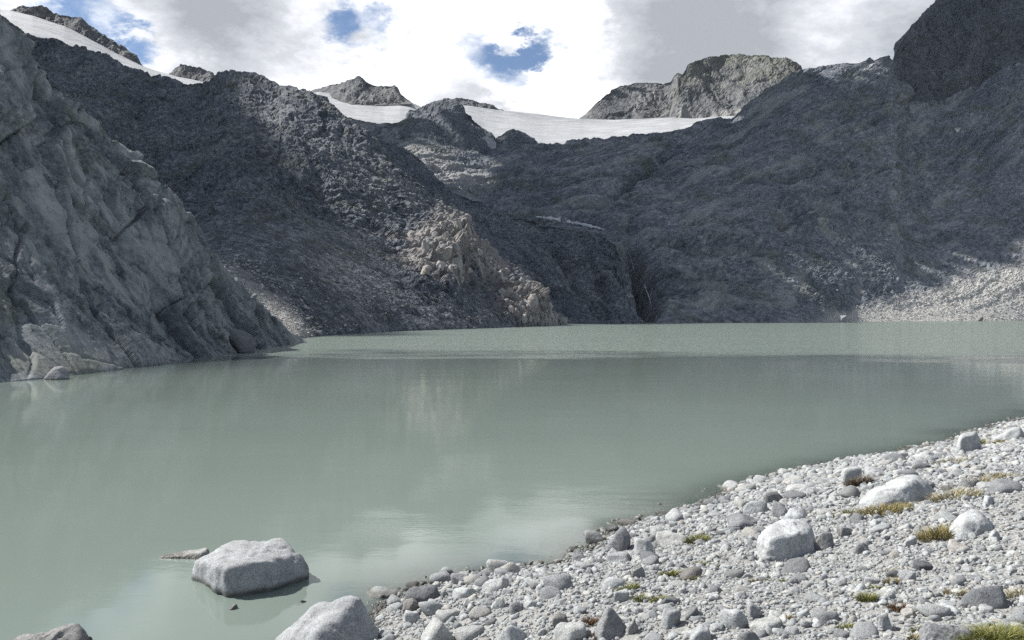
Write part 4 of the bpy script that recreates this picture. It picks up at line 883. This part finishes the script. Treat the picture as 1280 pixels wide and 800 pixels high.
# ------------------------------------------------------------------ grass
def tuft(label, x, y, wpx, hpx, mat, seed, n, lean=0.35, name='grass_tuft', cat='grass'):
    X, Y, Z = ground_hit(x, y); r = np.random.default_rng(seed); w = 1.15 * wpx / F * Y; h = 1.15 * hpx / F * Y
    V = []; Fc = []; tone = []
    a = r.uniform(0, 6.283, n); q = np.sqrt(r.uniform(0, 1, n))
    bx = np.cos(a) * q * w / 2; by = np.sin(a) * q * w * 0.32
    ph = 3 * np.sin(seed + bx / w * 9)
    for i in range(n):
        hh = h * r.uniform(.45, 1.05) * (1 - 0.35 * q[i]); az = a[i] + r.normal() * 0.9; ln = hh * (lean * r.uniform(.3, 1.6) + 0.45 * q[i])
        bw = max(0.0025, 0.00042 * Y) * r.uniform(.7, 1.3); side = r.uniform(0, 3.14); sx, sy = math.cos(side) * bw, math.sin(side) * bw
        z0 = -0.02; k = len(V)
        ex, ey = math.cos(az) * ln, math.sin(az) * ln
        V += [(bx[i] - sx, by[i] - sy, z0), (bx[i] + sx, by[i] + sy, z0), (bx[i] + ex * .35 + sx * .8, by[i] + ey * .35 + sy * .8, hh * .6), (bx[i] + ex * .35 - sx * .8, by[i] + ey * .35 - sy * .8, hh * .6), (bx[i] + ex, by[i] + ey, hh)]
        Fc += [(k, k + 1, k + 2), (k, k + 2, k + 3), (k + 3, k + 2, k + 4)]
        t = r.uniform(); tone += [t * .6, t * .6, t, t, t]
    V = np.array(V); V[:, 2] += shore_z(V[:, 0] + X, V[:, 1] + Y) - Z
    o = cross_obj(name, V, np.array(Fc), M[mat], True, {'tone': tone}, None, (X, Y, Z)); tag(o, label, cat, 'grass clumps on the gravel bank'); return o
TUFTS = [
 ('wide golden grass tussock in front of the long white boulder', 1105, 642, 68, 13, 'g_gold', 420),
 ('small golden grass sprig left of the golden tussock', 1053, 645, 18, 8, 'g_green', 90),
 ('bushy green gold tuft left of the tan fronted boulder', 1176, 672, 44, 17, 'g_gold', 320),
 ('thin dry grass strip behind the tan fronted boulder', 1194, 624, 52, 14, 'g_dry', 170),
 ('dry grass wisp beside the sandy path', 1224, 608, 24, 18, 'g_dry', 90),
 ('dark green clump against the upright white block', 1217, 559, 20, 13, 'g_green', 130),
 ('low ochre clump right of the upright white block', 1245, 556, 18, 6, 'g_gold', 70),
 ('sparse dry grass in front of the upright white block', 1190, 582, 34, 11, 'g_dry', 110),
 ('dry straw patch near the sandy path', 1250, 597, 34, 8, 'g_dry', 100),
 ('brown tangled dead root on the waterline stones', 1074, 607, 22, 13, 'g_root', 260),
 ('dark green moss clump between pale stones near the waterline', 871, 677, 26, 9, 'g_green', 170),
 ('yellow green sprig left of the big blocky boulder', 949, 729, 20, 8, 'g_gold', 90),
 ('small green sprig in the gravel near the water side', 877, 708, 12, 8, 'g_green', 70),
 ('flat green sprig right of its small neighbour', 898, 709, 13, 5, 'g_green', 50),
 ('slanting green clump on the left gravel', 837, 722, 17, 12, 'g_green', 120),
 ('low green patch under the slanting clump', 861, 725, 18, 6, 'g_green', 70),
 ('olive clump beside the long pale stone on the left gravel', 786, 739, 22, 11, 'g_green', 110),
 ('round green clump right of the white cobble', 801, 751, 15, 8, 'g_green', 90),
 ('flat green clump on the left gravel farthest down', 826, 752, 21, 7, 'g_green', 100),
 ('rust brown plant behind the dark peaked stone', 738, 781, 13, 10, 'g_red', 80),
 ('rust brown plant at the foot of the dark peaked stone', 754, 797, 22, 10, 'g_red', 110),
 ('faint green sprig below the big blocky boulder', 980, 729, 12, 7, 'g_green', 60),
 ('thin dry wisp in the middle gravel', 1113, 716, 14, 6, 'g_dry', 60),
 ('long slanting green patch left of the white stone', 1084, 752, 18, 14, 'g_green', 150),
 ('green tip above the slanting green patch', 1097, 738, 20, 8, 'g_green', 90),
 ('small yellow sprig on top of the slanting green patch', 1114, 730, 14, 8, 'g_gold', 60),
 ('rusty red leafed plant beside a white stone', 1124, 763, 25, 10, 'g_red', 160),
 ('brown sprig at the lower middle gravel', 981, 775, 11, 7, 'g_gold', 60),
 ('dry sprig near the bottom middle of the gravel', 1056, 785, 18, 6, 'g_green', 60),
 ('dry yellow tuft in the lower right gravel', 1194, 744, 22, 9, 'g_dry', 110),
 ('brown tuft right of the dry yellow tuft', 1209, 751, 14, 7, 'g_red', 70),
 ('thin green tuft left of the broad grey slab', 1153, 791, 20, 10, 'g_green', 90),
 ('yellow green sprig at the bottom edge left of the grey slab', 1143, 800, 12, 8, 'g_gold', 60),
 ('large green grass tussock at the bottom right corner', 1243, 806, 70, 24, 'g_green', 700),
 ('pale green wisp above the corner tussock', 1268, 748, 30, 14, 'g_dry', 80),
 ('dark red sprig at the right edge of the corner tussock', 1278, 800, 20, 16, 'g_red', 90),
]
for i, (label, x, y, w, h, mat, n) in enumerate(TUFTS):
    dead = 'root' in label
    tuft(label, x, y, w, h, mat, 60 + i, int(n * 2.0), 0.9, 'dead_root' if dead else 'grass_tuft', 'root' if dead else ('plant' if 'plant' in label else 'grass'))

# ------------------------------------------------------------------ the broken cloud deck overhead, between the sun and the far slopes
def clouds():
    H = 900.0; lit = []; shade = []
    for V, px, py, nm in ALL:
        L_ = np.zeros(len(V), bool)
        if nm in ('far_mountain.001', 'far_ridge', 'far_peak.001', 'far_peak.002', 'glacier', 'glacier.001', 'glacier.002'): L_[:] = True
        if nm == 'far_peak': L_ |= px < 445
        if nm == 'headwall_slope':
            L_ |= (py > yl(px) + 1) & (px > 1045)
            L_ |= (px > 1000) & (px < 1095) & (py < 92)
            L_ |= ((px - 560) / 60) ** 2 + ((py - 205) / 22) ** 2 < 1
        if nm == 'mountain_spur':
            L_ |= (spot(px, py, 560, 315, 46, 58, 40) > 0.35) | (spot(px, py, 650, 382, 54, 26, 40) > 0.35) | (spot(px, py, 310, 388, 70, 26, 38) > 0.55)
        t = (H - V[:, 2]) / S[2]; Q = V + t[:, None] * S
        lit.append(Q[L_][:, :2]); shade.append(Q[~L_][:, :2])
    gy_, gx_ = np.meshgrid(np.arange(20, 300, 9.0), np.arange(-25, 90, 9.0))
    lw = []
    for yy in np.arange(-20, 410, 12.0):
        for xx in np.arange(-14 if yy < 330 else 110, 0.64 * yy + 10, 12.0): lw.append((xx, yy, 0.0))
    lw = np.array(lw); lit.append((lw + (H / S[2]) * S)[:, :2])
    lit = np.concatenate(lit); shade = np.concatenate(shade)
    r = np.random.default_rng(8); cell = 18.0
    key = lambda q: np.floor(q / cell).astype(int)
    sl = {tuple(k) for k in key(lit)}; ss = {}
    for k in map(tuple, key(shade)): ss[k] = ss.get(k, 0) + 1
    for _ in range(2):
        for k in list(ss):
            for a, b in ((1, 0), (-1, 0), (0, 1), (0, -1)):
                q = (k[0] + a, k[1] + b)
                if q not in ss and q not in sl and sum((q[0] + c, q[1] + d) in ss for c in (-1, 0, 1) for d in (-1, 0, 1)) >= 4: ss[q] = 1
    V = []; Fc = []; n0 = 0; U, F1 = ICO[1]
    for k in ss:
        near = any((k[0] + a, k[1] + b) in sl for a in (0,) for b in (0,))
        if near: continue
        edge = any((k[0] + a, k[1] + b) in sl for a in (-1, 0, 1) for b in (-1, 0, 1))
        for _ in range(1):
            rad = cell * (0.85 if edge else r.uniform(1.15, 1.5))
            c = np.array(((k[0] + .5) * cell, (k[1] + .5) * cell, H)) + r.normal(size=3) * (1.5, 1.5, 6)
            W = U * (1 + 0.25 * fbm(U + r.uniform(0, 40), 0.8, 3, 0.5)[:, None]) * rad * (1, 1, 0.7)
            V.append(W + c); Fc.append(F1 + n0); n0 += len(U)
    m, nt, b = new_mat('cloud_vapour'); nt.nodes.remove(b)
    df = nt.nodes.new('ShaderNodeBsdfDiffuse'); tl = nt.nodes.new('ShaderNodeBsdfTranslucent'); mx = nt.nodes.new('ShaderNodeMixShader')
    df.inputs[0].default_value = (.9, .9, .9, 1); tl.inputs[0].default_value = (.9, .9, .9, 1); mx.inputs[0].default_value = 0.5
    nt.links.new(df.outputs[0], mx.inputs[1]); nt.links.new(tl.outputs[0], mx.inputs[2]); nt.links.new(mx.outputs[0], nt.nodes['Material Output'].inputs[0])
    o = cross_obj('cloud', np.concatenate(V), np.concatenate(Fc), m, True); tag(o, 'broken cumulus cloud overhead shading the far slopes', kind='stuff')
clouds()

# ------------------------------------------------------------------ thin mountain air
def haze():
    x0, x1, y0, y1, z0, z1 = -1700, 1700, -400, 1800, -9, 790
    V = [(x, y, z) for z in (z0, z1) for y in (y0, y1) for x in (x0, x1)]
    Fq = [(0, 2, 3, 1), (4, 5, 7, 6), (0, 1, 5, 4), (2, 6, 7, 3), (0, 4, 6, 2), (1, 3, 7, 5)]
    m, nt, b = new_mat('mountain_air'); nt.nodes.remove(b)
    v = nt.nodes.new('ShaderNodeVolumePrincipled'); v.inputs['Color'].default_value = (0.80, 0.88, 1.0, 1); v.inputs['Density'].default_value = 0.00002; v.inputs['Anisotropy'].default_value = 0.0
    nt.links.new(v.outputs[0], nt.nodes['Material Output'].inputs['Volume'])
    tag(cross_obj('haze', V, Fq, m, False), 'thin bluish mountain air over the valley', kind='stuff')
haze()
